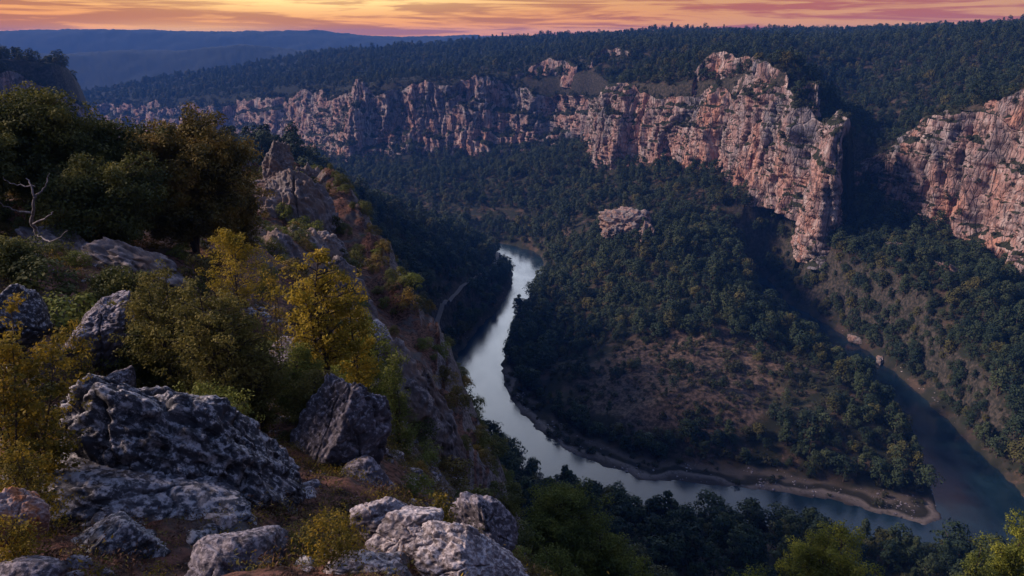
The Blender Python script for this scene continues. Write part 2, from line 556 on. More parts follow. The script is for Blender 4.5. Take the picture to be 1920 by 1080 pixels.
def grid_faces(nu, nv, wrap=False):
    i = np.arange(nu if wrap else nu - 1); j = np.arange(nv - 1)
    I, J = np.meshgrid(i, j, indexing='ij')
    I2 = (I + 1) % nu
    return np.stack([I * nv + J, I2 * nv + J, I2 * nv + J + 1, I * nv + J + 1], -1).reshape(-1, 4)


# ------------------------------------------------------------------ materials
def new_mat(name):
    m = bpy.data.materials.new(name); m.use_nodes = True
    t = NT(m.node_tree)
    b = t.n['Principled BSDF']
    return m, t, b


def bump(t, b, h, strength, dist):
    n = t.node('ShaderNodeBump')
    n.inputs['Strength'].default_value = strength
    n.inputs['Distance'].default_value = dist
    t.put(n.inputs['Height'], h)
    t.l.new(n.outputs[0], b.inputs['Normal'])


def geo(t):
    g = t.node('ShaderNodeNewGeometry')
    s = t.node('ShaderNodeSeparateXYZ'); t.put(s.inputs[0], g.outputs['Normal'])
    return g.outputs['Position'], s.outputs[2]


def mat_ground():
    m, t, b = new_mat('ground')
    pos, nz = geo(t)
    a = t.node('ShaderNodeAttribute', attribute_name='zone')
    s = t.node('ShaderNodeSeparateColor'); t.put(s.inputs[0], a.outputs['Color'])
    beach, near, far = s.outputs
    n1 = t.noise(pos, 0.12, 6, 0.6)
    n2 = t.noise(pos, 0.7, 6, 0.65)
    n3 = t.noise(pos, 5.0, 6, 0.7)
    soil = t.mix(t.smooth(n1, 0.45, 0.66), (0.020, 0.024, 0.016), (0.070, 0.050, 0.038))
    soil = t.mix(t.math('MULTIPLY', t.smooth(n2, 0.56, 0.70), t.smooth(n1, 0.46, 0.58)), soil, (0.15, 0.10, 0.078))
    soil = t.mix(t.smooth(nz, 0.72, 0.5), soil, t.mix(t.smooth(n2, 0.4, 0.65), (0.022, 0.024, 0.019), (0.075, 0.064, 0.055)))
    opn = t.node('ShaderNodeAttribute', attribute_name='open').outputs['Fac']
    soil = t.mix(opn, soil, t.mix(t.smooth(n2, 0.40, 0.64), (0.036, 0.030, 0.024), (0.135, 0.094, 0.076)))
    sh = t.node('ShaderNodeAttribute', attribute_name='shore').outputs['Fac']
    band = t.ramp(t.math('DIVIDE', sh, 20.0), [(0.0, (0.06, 0.05, 0.045)), (0.05, (0.12, 0.10, 0.092)), (0.14, (0.19, 0.16, 0.145)), (0.20, (0.026, 0.026, 0.021)), (0.29, (0.034, 0.033, 0.026)), (0.36, (0.115, 0.095, 0.082)), (0.6, (0.080, 0.068, 0.058)), (1.0, (0.03, 0.03, 0.023))])
    bch = t.mix(t.math('MULTIPLY', t.smooth(n2, 0.5, 0.62), 0.5), band, (0.045, 0.042, 0.034))
    soil = t.mix(beach, soil, bch)
    nr = t.mix(t.smooth(n3, 0.38, 0.6), (0.024, 0.014, 0.012), (0.15, 0.072, 0.056))
    nr = t.mix(t.smooth(n2, 0.5, 0.65), nr, (0.075, 0.07, 0.075))
    nr = t.mix(t.smooth(t.noise(pos, 14, 4, 0.7), 0.62, 0.72), nr, (0.24, 0.20, 0.19))
    nr = t.mix(t.smooth(t.math('ADD', nz, t.math('MULTIPLY', t.math('SUBTRACT', n2, 0.5), 0.5)), 0.74, 0.56), nr, t.mix(t.smooth(n3, 0.35, 0.65), (0.045, 0.042, 0.048), (0.21, 0.185, 0.19)))
    soil = t.mix(near, soil, nr)
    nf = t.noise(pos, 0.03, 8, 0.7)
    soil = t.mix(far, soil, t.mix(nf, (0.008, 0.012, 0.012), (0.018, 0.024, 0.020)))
    t.put(b.inputs['Base Color'], soil)
    b.inputs['Roughness'].default_value = 0.95
    b.inputs['Specular IOR Level'].default_value = 0.15
    bump(t, b, t.math('ADD', n2, t.math('MULTIPLY', n3, 0.3)), 0.8, 0.25)
    return m


def mat_cliff(name, grey, warm, pale, warm_amt=1.0, sc=1.0, veg=0.45):
    m, t, b = new_mat(name)
    pos, nz = geo(t)
    a = t.node('ShaderNodeAttribute', attribute_name='hv')
    hv = a.outputs['Fac']
    pv = t.vmul(pos, (1, 1, 0.16))
    pw = t.vmul(pos, (1, 1, 0.5))
    streak = t.noise(pv, 0.22 * sc, 7, 0.65, 0.6)
    streak2 = t.noise(pv, 0.8 * sc, 6, 0.65, 0.4)
    patch = t.noise(pw, 0.05 * sc, 6, 0.6, 0.8)
    fine = t.noise(pos, 1.5 * sc, 6, 0.7)
    lower = t.ramp(hv, [(0.0, 0.35), (0.25, 0.75), (0.55, 0.4), (1.0, 0.0)])
    wf = t.math('MULTIPLY', t.math('ADD', t.math('MULTIPLY', lower, 0.42 * warm_amt), t.math('MULTIPLY', t.math('SUBTRACT', patch, 0.42), 3.2)), 1.0, clamp=True)
    col = t.mix(wf, grey, warm)
    col = t.mix(t.math('MULTIPLY', t.smooth(streak, 0.50, 0.66), 0.75), col, pale)
    col = t.mix(t.math('MULTIPLY', t.smooth(streak2, 0.52, 0.66), 0.8), col, tuple(c * 0.22 for c in grey))
    col = t.mix(t.math('MULTIPLY', t.smooth(fine, 0.56, 0.7), 0.6), col, tuple(c * 0.45 for c in grey))
    ck = t.voro(t.vmul(pos, (1, 1, 0.22)), 0.16 * sc, 'DISTANCE_TO_EDGE')
    col = t.mix(t.math('MULTIPLY', t.smooth(t.math('ADD', ck, t.math('MULTIPLY', t.math('SUBTRACT', fine, 0.5), 0.12)), 0.075, 0.0), 0.75), col, tuple(c * 0.16 for c in grey))
    bed = t.noise(t.vmul(pos, (0.04, 0.04, 1.0)), 0.5 * sc, 5, 0.7, 0.4)
    col = t.mix(t.math('MULTIPLY', t.smooth(bed, 0.56, 0.66), 0.55), col, tuple(c * 0.4 for c in grey))
    cream = t.noise(t.vmul(pos, (1, 1, 0.3)), 0.09 * sc, 5, 0.65, 1.2)
    col = t.mix(t.math('MULTIPLY', t.smooth(cream, 0.56, 0.66), 0.6), col, pale)
    # bushes and grass on anything less than steep
    vn = t.math('ADD', nz, t.math('MULTIPLY', t.math('SUBTRACT', t.noise(pos, 0.25 * sc, 5, 0.65), 0.5), 0.9))
    vg = t.mix(fine, (0.014, 0.02, 0.013), (0.05, 0.055, 0.03))
    col = t.mix(t.math('MAXIMUM', t.smooth(vn, veg, veg + 0.14), t.smooth(hv, 1.06, 1.16)), col, vg)
    t.put(b.inputs['Base Color'], col)
    b.inputs['Roughness'].default_value = 0.92
    b.inputs['Specular IOR Level'].default_value = 0.15
    crack = t.voro(t.vmul(pos, (1, 1, 0.35)), 0.35 * sc, 'DISTANCE_TO_EDGE')
    h = t.math('ADD', t.math('MULTIPLY', t.smooth(crack, 0.0, 0.12), 0.8), t.math('ADD', t.math('MULTIPLY', fine, 0.8), streak2))
    bump(t, b, h, 0.9, 0.8 / sc)
    return m


def mat_water():
    m, t, b = new_mat('water')
    pos, nz = geo(t)
    n = t.noise(t.vmul(pos, (1, 0.45, 1)), 0.12, 5, 0.6)
    n2 = t.noise(pos, 1.3, 4, 0.6)
    t.put(b.inputs['Base Color'], t.mix(t.smooth(n, 0.4, 0.62), (0.006, 0.020, 0.034), (0.012, 0.034, 0.052)))
    t.put(b.inputs['Roughness'], t.math('MULTIPLY_ADD', t.smooth(n, 0.3, 0.7), 0.08, 0.14))
    b.inputs['IOR'].default_value = 1.45
    b.inputs['Specular IOR Level'].default_value = 1.0
    bump(t, b, t.math('ADD', n2, t.noise(t.vmul(pos, (1, 0.35, 1)), 0.45, 4, 0.6)), 0.16, 0.12)
    return m


M_ground = mat_ground()
M_cliff = mat_cliff('limestone_cliff', (0.215, 0.205, 0.235), (0.52, 0.27, 0.205), (0.60, 0.51, 0.50))
M_water = mat_water()

# ------------------------------------------------------------------ ground
def build_ground():
    fine = np.arange(-44, 44.01, 0.11)
    coarse = np.arange(47, 313.1, 3.5)
    ang = np.radians(np.concatenate([fine, coarse]))
    r = [2.0]
    while r[-1] < 4600:
        q = r[-1]
        k = 1.022 if q < 60 else (1.0052 if q < 900 else 1.0095)
        r.append(q * k)
    r = np.array(r)
    A, RR = np.meshgrid(ang, r, indexing='ij')
    x = np.sin(A) * RR; y = np.cos(A) * RR
    z, d = height(x, y, True)
    V = np.stack([x, y, z], -1).reshape(-1, 3)
    Fq = grid_faces(len(ang), len(r), wrap=True)
    V = np.vstack([V, [0, 0, 138.4]])
    me = mesh_np('ground', V, Fq[:, ::-1])
    sr = d['sr']
    # gravel shore: wide along the south side of the peninsula, thin elsewhere
    spit = spit_mask(x, y)
    thin = smooth(2.5, 1.0, -sr) * 0.1
    beach = np.clip(np.maximum(spit, thin) * (np.abs(sr) < 60), 0, 1)
    near = smooth(-16, -10, d['s2'])
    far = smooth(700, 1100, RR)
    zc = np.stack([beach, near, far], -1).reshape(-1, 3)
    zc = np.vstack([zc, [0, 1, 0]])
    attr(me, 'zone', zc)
    CLR = [ground0(*p) for p in [(1090, 720), (1150, 680), (1300, 668), (1430, 690), (1480, 740), (1440, 800), (1330, 840), (1180, 810), (1110, 770)]]
    xc, yc = x.ravel(), y.ravel()
    ccl = np.zeros(x.size)
    kk = (np.hypot(xc, yc) < 500)
    ccl[kk] = smooth(-6, 6, sdist([(a * 0.95, b * 0.95) for a, b in CLR], xc[kk], yc[kk]) + 9 * fbm(xc[kk] / 14, yc[kk] / 14, 5.2, 3))
    attr(me, 'open', np.r_[ccl, 0])
    attr(me, 'shore', np.r_[np.clip(-sr + 3.4 * fbm(x / 14, y / 14, 1.9, 3), 0, 40).ravel(), 40])
    o = link('ground', me, [M_ground])
    tag(o, kind='structure')
    return o


build_ground()

def build_water():
    P = np.array(RIV)
    x0, y0 = P.min(0) - 4; x1, y1 = P.max(0) + 4
    xs = np.arange(x0, x1, 1.5); ys = np.arange(y0, y1, 1.5)
    X, Y = np.meshgrid(xs, ys, indexing='ij')
    s = sdist(RIV, X, Y)
    V = np.stack([X, Y, np.zeros_like(X)], -1).reshape(-1, 3)
    Fq = grid_faces(len(xs), len(ys))
    keep = s.ravel()[Fq].max(1) > -4.0
    Fq = Fq[keep]
    u, inv = np.unique(Fq, return_inverse=True)
    me = mesh_np('river', V[u], inv.reshape(-1, 4))
    tag(link('river', me, [M_water]), kind='structure')


build_water()

# ------------------------------------------------------------------ rock walls
def resample(P, step):
    C = catmull(P, 24)
    seg = np.r_[0, np.cumsum(np.linalg.norm(np.diff(C[:, :2], axis=0), axis=1))]
    n = max(4, int(seg[-1] / step))
    s = np.linspace(0, seg[-1], n)
    return np.stack([np.interp(s, seg, C[:, k]) for k in range(C.shape[1])], -1), s


def build_wall(name, P, outward_hint, step, mat, butt=7.0, butt_l=26.0, col=2.2, col_l=6.0, rough=1.0, tiers=(0.45,), ledge=6.0, batter=5.0, foot=14.0, cap=16.0, seed=0.0, rim=2.0, gdepth=7.0):
    C, s = resample(P, step)
    n = normals2(C)
    k = 9
    kern = np.ones(2 * k + 1) / (2 * k + 1)
    n = np.stack([np.convolve(np.pad(n[:, i], k, 'edge'), kern, 'valid') for i in range(2)], -1)
    n /= np.linalg.norm(n, axis=1)[:, None]
    mid = len(C) // 2
    if (n[mid] * (np.array(outward_hint) - C[mid, :2])).sum() < 0:
        n = -n
    H = (C[:, 3] - C[:, 2])
    nv = int(np.max(H + foot) / step)
    v = np.linspace(0, 1, nv)
    capn = int(cap / step)
    S, Vv = np.meshgrid(s, v, indexing='ij')
    zb = (C[:, 2] - foot)[:, None]
    gul = smooth(0.50, 0.80, ridged(s / (butt_l * 1.9), seed + 4.4, 0.2, 2, 0.35) / 1.35)
    rimz = (fbm(s / 14, seed, 0.5, 4) * rim * 1.3 + fbm(s / 60, seed + 8, 0.5, 2) * rim * 2.2 - gul * gdepth * 1.3)[:, None]
    zt = C[:, 3][:, None] + rimz
    Z = zb + (zt - zb) * Vv
    wob = 0.10 * fbm(S / 45, seed + 3.3, 0.1, 3)
    prof = np.zeros_like(S)
    for q in tiers:
        prof += ledge * smooth(q - 0.025, q + 0.045, Vv + wob) * (0.55 + 0.9 * perlin(S / 37 + q * 20, seed, q * 9))
    inward = batter * Vv + prof
    xw = S + fbm(S / 30, Z / 30, seed, 2) * 6
    D = butt * (ridged(xw / butt_l, Z / 190, seed + 1.1, 2) * 0.5 - 0.1)
    D -= (gul * gdepth)[:, None] * smooth(0.0, 0.35, Vv)
    D += col * ridged(xw / col_l, Z / 60, seed + 5.7, 3, 0.55) * 0.6
    D += rough * fbm(S / 4.5, Z / 7.0, seed + 9.1, 4, 0.6) * 1.1
    D += rough * 0.9 * ridged(S / 17, Z / 5.0, seed + 2.2, 3) * 0.5
    xs = S + fbm(S / 20, Z / 22, seed + 6, 3) * 4
    for fl, fdp, fwd in ((15.0, 2.6, 0.07), (7.0, 1.3, 0.08)):
        pn = np.abs(perlin(xs / fl, Z / (fl * 5), seed + fl))
        D -= fdp * rough * np.exp(-(pn / fwd) ** 2)
    bd = np.abs(perlin(S / 60, Z / 3.6 + fbm(S / 40, 0.3, seed, 2), seed + 3.7))
    D -= 0.9 * rough * np.exp(-(bd / 0.10) ** 2)
    D *= smooth(0, 0.15, (1.06 - Vv)) * 1.0
    off = D - inward
    X = C[:, 0][:, None] + n[:, 0][:, None] * off
    Y = C[:, 1][:, None] + n[:, 1][:, None] * off
    # cap that runs back into the plateau
    q = np.linspace(1.0 / capn, 1, capn)[None, :]
    offc = off[:, -1:] - q * cap
    Xc = C[:, 0][:, None] + n[:, 0][:, None] * offc
    Yc = C[:, 1][:, None] + n[:, 1][:, None] * offc
    Zc = Z[:, -1:] + q * 0.3 - q ** 2 * 11 + fbm(Xc / 5, Yc / 5, seed, 3) * 0.6
    gz = height(Xc, Yc) - 0.7
    kq = smooth(0.0, 0.8, q) * np.ones_like(Zc)
    Zc = np.where(gz < Zc, Zc * (1 - kq) + gz * kq, Zc)
    X = np.hstack([X, Xc]); Y = np.hstack([Y, Yc]); Z = np.hstack([Z, Zc])
    hv = np.hstack([Vv, 1.0 + np.repeat(q, len(s), 0)])
    me = mesh_np(name, np.stack([X, Y, Z], -1).reshape(-1, 3), grid_faces(X.shape[0], X.shape[1]))
    attr(me, 'hv', hv.ravel())
    # face normals should point outward
    p = me.polygons[len(me.polygons) // 2]
    mu = (X.shape[0] // 2) * (X.shape[1]) + X.shape[1] // 4
    nn = me.vertices[mu].normal
    if nn.x * n[mid, 0] + nn.y * n[mid, 1] < 0:
        me.flip_normals()
    o = link(name, me, [mat])
    tag(o, kind='structure')
    return o, (X, Y, Z, n)


WALLS = []
WALLS.append(build_wall('cliff', CL[:11], (0, 0), 0.8, M_cliff, butt=11, butt_l=44, col=1.8, col_l=12, rough=1.3, tiers=(0.36, 0.82), ledge=4, batter=5, cap=24, seed=1.5))
WALLS.append(build_wall('cliff', CL[9:18], (0, 0), 0.8, M_cliff, butt=12, butt_l=36, col=2.6, col_l=11, rough=1.4, tiers=(0.68, 0.88), ledge=4, batter=4, cap=24, seed=7.5))
WALLS.append(build_wall('cliff', CL[17:24], (0, 0), 1.3, M_cliff, gdepth=8, rim=3.5, butt=14, butt_l=60, col=3, col_l=14, rough=1.5, tiers=(0.30, 0.44, 0.72), ledge=9, batter=8, cap=44, seed=3.2))
WALLS.append(build_wall('cliff', CL[22:], (0, 0), 2.2, M_cliff, gdepth=5, rim=4, butt=16, butt_l=80, col=4, col_l=20, rough=2.0, tiers=(0.30, 0.5, 0.75), ledge=11, batter=8, cap=44, seed=5.2))
WALLS.append(build_wall('cliff', WL, (0, 0), 1.2, M_cliff, butt=6, butt_l=24, col=3, col_l=8, tiers=(0.5, 0.85), ledge=2, batter=4, seed=8.2))

def tier(pts, step, **kw):
    out = []
    for px, pb, pt in pts:
        q, t = hit(px, pb, 250)
        t -= 5
        b = at(px, pb, t); c = at(px, pt, t)
        out.append((b[0], b[1], b[2], c[2]))
    WALLS.append(build_wall('cliff', np.array(out), (0, 0), step, M_cliff, **kw))


tier([(1300, 150, 140), (1318, 148, 112), (1345, 144, 98), (1385, 144, 96), (1420, 150, 104), (1450, 156, 120), (1470, 158, 150)], 0.8, butt=6, butt_l=20, col=2, col_l=7, tiers=(0.6,), ledge=3, batter=3, cap=20, seed=12.1, gdepth=3)
tier([(1810, 212, 205), (1835, 210, 182), (1870, 206, 162), (1905, 205, 150), (1950, 205, 148), (2000, 210, 160)], 0.8, butt=5, butt_l=18, col=2, col_l=6, tiers=(0.5,), ledge=4, batter=3, cap=20, seed=13.1, gdepth=3)
tier([(1095, 128, 122), (1110, 126, 100), (1135, 108, 84), (1165, 104, 78), (1185, 110, 100)], 1.4, butt=8, butt_l=24, col=3, col_l=9, tiers=(0.5,), ledge=5, batter=4, cap=26, seed=14.1, gdepth=4)
tier([(960, 150, 140), (1000, 140, 122), (1040, 134, 112), (1075, 140, 128)], 1.4, butt=8, butt_l=24, col=3, col_l=9, tiers=(0.5,), ledge=5, batter=4, cap=26, seed=15.1, gdepth=4)
tier([(1500, 176, 168), (1520, 172, 150), (1545, 176, 160), (1560, 182, 176)], 0.8, butt=3, butt_l=14, col=2, col_l=6, tiers=(0.6,), ledge=2, batter=2, cap=14, seed=16.1, gdepth=2)

# ------------------------------------------------------------------ vegetation
def mat_leaf(name, cols, trans=0.0, var=0.35, sc=0.8, obj_rand=True):
    m, t, b = new_mat(name)
    pos, nz = geo(t)
    n = t.noise(pos, sc, 4, 0.6)
    oi = t.node('ShaderNodeObjectInfo')
    k = t.math('ADD', t.math('MULTIPLY', oi.outputs['Random'], var if obj_rand else 0.0), t.math('MULTIPLY', t.math('SUBTRACT', n, 0.3), 1.6 * (1 - (var if obj_rand else 0.0))))
    stops = [(i / (len(cols) - 1), c) for i, c in enumerate(cols)]
    c = t.ramp(k, stops)
    t.put(b.inputs['Base Color'], c)
    b.inputs['Roughness'].default_value = 0.75
    b.inputs['Specular IOR Level'].default_value = 0.2
    if trans > 0:
        tr = t.node('ShaderNodeBsdfTranslucent'); t.put(tr.inputs[0], c)
        mx = t.node('ShaderNodeMixShader'); mx.inputs[0].default_value = trans
        t.l.new(b.outputs[0], mx.inputs[1]); t.l.new(tr.outputs[0], mx.inputs[2])
        out = [q for q in t.n if q.type == 'OUTPUT_MATERIAL'][0]
        t.l.new(mx.outputs[0], out.inputs[0])
    return m


def mat_bark(name, a, bb, sc=8):
    m, t, b = new_mat(name)
    tc = t.node('ShaderNodeTexCoord')
    n = t.noise(t.vmul(tc.outputs['Object'], (1, 1, 0.25)), sc, 5, 0.65)
    t.put(b.inputs['Base Color'], t.mix(t.smooth(n, 0.35, 0.65), a, bb))
    b.inputs['Roughness'].default_value = 0.9
    bump(t, b, n, 0.6, 0.02)
    return m


M_pine = mat_leaf('pine_needles', [(0.008, 0.015, 0.010), (0.014, 0.030, 0.019), (0.027, 0.046, 0.023), (0.043, 0.062, 0.029), (0.068, 0.085, 0.034), (0.085, 0.090, 0.034)], var=0.55, sc=0.35)
M_scrub = mat_leaf('scrub_leaves', [(0.021, 0.031, 0.019), (0.043, 0.049, 0.026), (0.072, 0.067, 0.037)], var=0.6, sc=0.4)
M_bark = mat_bark('pine_bark', (0.045, 0.032, 0.026), (0.12, 0.085, 0.065), 3)


def leaves(C, N, size, r, aspect=0.7, jitter=0.6, size_var=0.4):
    """one small four-sided leaf per centre C facing about N"""
    n = len(C)
    N = N + r.normal(size=(n, 3)) * jitter
    N /= np.linalg.norm(N, axis=1)[:, None] + 1e-9
    a = np.cross(N, r.normal(size=(n, 3)))
    a /= np.linalg.norm(a, axis=1)[:, None] + 1e-9
    b = np.cross(N, a)
    s = (size * (1 + size_var * r.uniform(-1, 1, n)))[:, None]
    a = a * s; b = b * s * aspect
    V = np.stack([C - a * 0.6, C - b * 0.55 + N * s * 0.1, C + a * 0.6, C + b * 0.55 + N * s * 0.1], 1).reshape(-1, 3)
    Fq = np.arange(4 * n).reshape(n, 4)
    return V, Fq


def clump_crown(r, h, w, base, nclump, nleaf, leaf, shape='round', flat=0.75):
    """leaf clumps spread through an uneven crown volume; h total height, base of crown, w radius"""
    Vs = []; Fs = []; off = 0
    lean = r.normal(size=2) * 0.08
    for k in range(nclump):
        u = (k + r.uniform(0, 1)) / nclump
        if shape == 'cone':
            rad = w * (1 - u) ** 0.8 * (0.75 + 0.5 * r.uniform()) + 0.15 * w
        elif shape == 'umbrella':
            rad = w * (0.55 + 0.45 * math.sin(math.pi * min(1, u * 1.1)))
        else:
            rad = w * math.sqrt(max(0.02, 1 - (2 * u - 0.85) ** 2 * 0.75))
        ang = k * 2.4 + r.uniform(0, 1.2)
        rr = rad * (0.35 + 0.5 * r.uniform())
        z = base + (h - base) * (0.08 + 0.84 * u)
        c = np.array([math.cos(ang) * rr + lean[0] * z, math.sin(ang) * rr + lean[1] * z, z])
        cr = w * (0.30 + 0.26 * r.uniform()) * (1 - 0.35 * u if shape == 'cone' else 1)
        d = r.normal(size=(nleaf, 3)); d /= np.linalg.norm(d, axis=1)[:, None]
        d[:, 2] = np.where(d[:, 2] < -0.45, -d[:, 2], d[:, 2])
        rad_ = cr * (0.72 + 0.42 * r.uniform(size=(nleaf, 1)) ** 1.5)
        C = c + d * rad_ * np.array([1, 1, flat])
        V, Fq = leaves(C, d * 1.4 + np.array([0, 0, 0.4]), leaf, r, 0.8, 0.45)
        Vs.append(V); Fs.append(Fq + off); off += len(V)
    return np.vstack(Vs), np.vstack(Fs)


def tube(path, rad, k=7):
    path = np.asarray(path, float); rad = np.asarray(rad, float)
    n = len(path)
    d = np.gradient(path, axis=0); d /= np.linalg.norm(d, axis=1)[:, None] + 1e-9
    ref = np.array([0.31, 0.95, 0.1])
    a = np.cross(d, ref); a /= np.linalg.norm(a, axis=1)[:, None] + 1e-9
    b = np.cross(d, a)
    th = np.linspace(0, 2 * math.pi, k, endpoint=False)
    V = path[:, None, :] + rad[:, None, None] * (np.cos(th)[None, :, None] * a[:, None, :] + np.sin(th)[None, :, None] * b[:, None, :])
    i = np.arange(n - 1)[:, None]; j = np.arange(k)[None, :]
    Fq = np.stack([i * k + j, i * k + (j + 1) % k, (i + 1) * k + (j + 1) % k, (i + 1) * k + j], -1).reshape(-1, 4)
    return V.reshape(-1, 3), Fq


def join(parts):
    Vs = []; Fs = []; off = 0
    for V, Fq in parts:
        Vs.append(V); Fs.append(Fq + off); off += len(V)
    return np.vstack(Vs), np.vstack(Fs)


def trunk_mesh(r, h, rad, limbs=5, base=0.0, w=2.0):
    z = np.linspace(-0.6, h * 0.8, 7)
    wob = np.cumsum(r.normal(size=(7, 2)) * 0.05 * h / 6, axis=0)
    path = np.c_[wob, z]
    parts = [tube(path, rad * np.linspace(1.15, 0.25, 7), 6)]
    for k in range(limbs):
        u = 0.35 + 0.5 * (k + r.uniform()) / limbs
        p = np.array([np.interp(u * h * 0.8, z, path[:, i]) for i in range(3)])
        a = r.uniform(0, 6.28); L = w * (0.6 + 0.3 * r.uniform())
        e = p + np.array([math.cos(a) * L, math.sin(a) * L, L * 0.55])
        parts.append(tube([p, (p + e) / 2 + [0, 0, -0.1 * L], e], [rad * 0.4, rad * 0.25, rad * 0.1], 5))
    return join(parts)


NK = 10
M_broad = mat_leaf('broadleaf_leaves', [(0.030, 0.036, 0.014), (0.060, 0.064, 0.020), (0.10, 0.092, 0.028), (0.14, 0.11, 0.035)], var=0.5, sc=0.35)
crown_me = []; trunk_me = []; proto = bpy.data.collections.new('tree_kinds')
def join_mesh(name, parts, mats):
    V, Fq = join([p for p in parts])
    me = mesh_np(name, V, Fq, False)
    idx = np.concatenate([np.full(len(p[1]), i, np.int32) for i, p in enumerate(parts)])
    for m in mats: me.materials.append(m)
    me.polygons.foreach_set('material_index', idx)
    return me
for k in range(NK):
    r = np.random.default_rng(100 + k)
    shape = ['round', 'round', 'umbrella', 'cone', 'round', 'cone', 'umbrella', 'round', 'round', 'umbrella'][k]
    h = [7.0, 8.0, 7.5, 9.0, 6.0, 8.0, 8.5, 7.2, 6.5, 5.5][k]
    w = [2.7, 2.6, 3.1, 2.1, 2.7, 2.3, 2.8, 2.9, 3.1, 2.6][k]
    cr = clump_crown(r, h, w, h * 0.22, 17, 46, 0.42, shape)
    tr = trunk_mesh(r, h, 0.16, 4, w=w)
    me = mesh_np('crown', cr[0], cr[1], False); me.materials.append(M_pine if k < 8 else M_broad); crown_me.append(me)
    me = mesh_np('trunk', tr[0], tr[1], True); me.materials.append(M_bark); trunk_me.append(me)
    o = bpy.data.objects.new('tree_kind_%02d' % k, join_mesh('tree', [cr, tr], [M_pine if k < 8 else M_broad, M_bark])); proto.objects.link(o)
proto_s = bpy.data.collections.new('scrub_kinds')
for k in range(4):
    r = np.random.default_rng(200 + k)
    cr = clump_crown(r, 1.7, 1.3, 0.0, 9, 34, 0.26, 'round')
    me = mesh_np('bush', cr[0], cr[1], False); me.materials.append(M_scrub)
    proto_s.objects.link(bpy.data.objects.new('scrub_kind_%d' % k, me))


def scatter_group(coll):
    g = bpy.data.node_groups.new('scatter', 'GeometryNodeTree')
    g.interface.new_socket('Geometry', in_out='INPUT', socket_type='NodeSocketGeometry')
    g.interface.new_socket('Geometry', in_out='OUTPUT', socket_type='NodeSocketGeometry')
    gi = g.nodes.new('NodeGroupInput'); go = g.nodes.new('NodeGroupOutput')
    ci = g.nodes.new('GeometryNodeCollectionInfo')
    ci.inputs['Collection'].default_value = coll
    ci.inputs['Separate Children'].default_value = True
    ci.inputs['Reset Children'].default_value = True
    ip = g.nodes.new('GeometryNodeInstanceOnPoints')
    ip.inputs['Pick Instance'].default_value = True
    def na(name, typ):
        n = g.nodes.new('GeometryNodeInputNamedAttribute'); n.data_type = typ; n.inputs[0].default_value = name
        return [o for o in n.outputs if o.enabled and o.name == 'Attribute'][0]
    g.links.new(gi.outputs[0], ip.inputs['Points'])
    g.links.new(ci.outputs[0], ip.inputs['Instance'])
    g.links.new(na('idx', 'INT'), ip.inputs['Instance Index'])
    g.links.new(na('scl', 'FLOAT_VECTOR'), ip.inputs['Scale'])
    g.links.new(na('rot', 'FLOAT_VECTOR'), ip.inputs['Rotation'])
    g.links.new(ip.outputs[0], go.inputs[0])
    return g


def scatter(name, P, idx, scl, rotz, coll, label=None):
    me = bpy.data.meshes.new(name)
    me.vertices.add(len(P)); me.vertices.foreach_set('co', np.asarray(P, np.float32).ravel())
    a = me.attributes.new('idx', 'INT', 'POINT'); a.data.foreach_set('value', np.asarray(idx, np.int32))
    a = me.attributes.new('scl', 'FLOAT_VECTOR', 'POINT'); a.data.foreach_set('vector', np.asarray(scl, np.float32).ravel())
    rot = np.zeros((len(P), 3), np.float32); rot[:, 2] = rotz
    a = me.attributes.new('rot', 'FLOAT_VECTOR', 'POINT'); a.data.foreach_set('vector', rot.ravel())
    o = bpy.data.objects.new(name, me); COL.objects.link(o)
    md = o.modifiers.new('scatter', 'NODES'); md.node_group = scatter_group(coll)
    tag(o, label=label, kind='stuff')
    return o


def project(P):
    P = np.asarray(P, float)
    x = P[:, 0]; y = P[:, 1]; z = P[:, 2] - CAMZ
    f = y * CP - z * SP; u = y * SP + z * CP
    f = np.maximum(f, 1e-3)
    return 960 + F * x / f, 540 - F * u / f, f


def jitter_grid(step, rmin, rmax, az, r):
    X, Y = np.meshgrid(np.arange(-rmax, rmax, step), np.arange(0, rmax, step))
    X = X.ravel() + r.uniform(-.5, .5, X.size) * step; Y = Y.ravel() + r.uniform(-.5, .5, Y.size) * step
    rr = np.hypot(X, Y); a = np.degrees(np.arctan2(X, Y))
    k = (rr > rmin) & (rr < rmax) & (np.abs(a) < az)
    return X[k], Y[k]


def blob(px, py, cx, cy, rx, ry):
    return ((px - cx) / rx) ** 2 + ((py - cy) / ry) ** 2


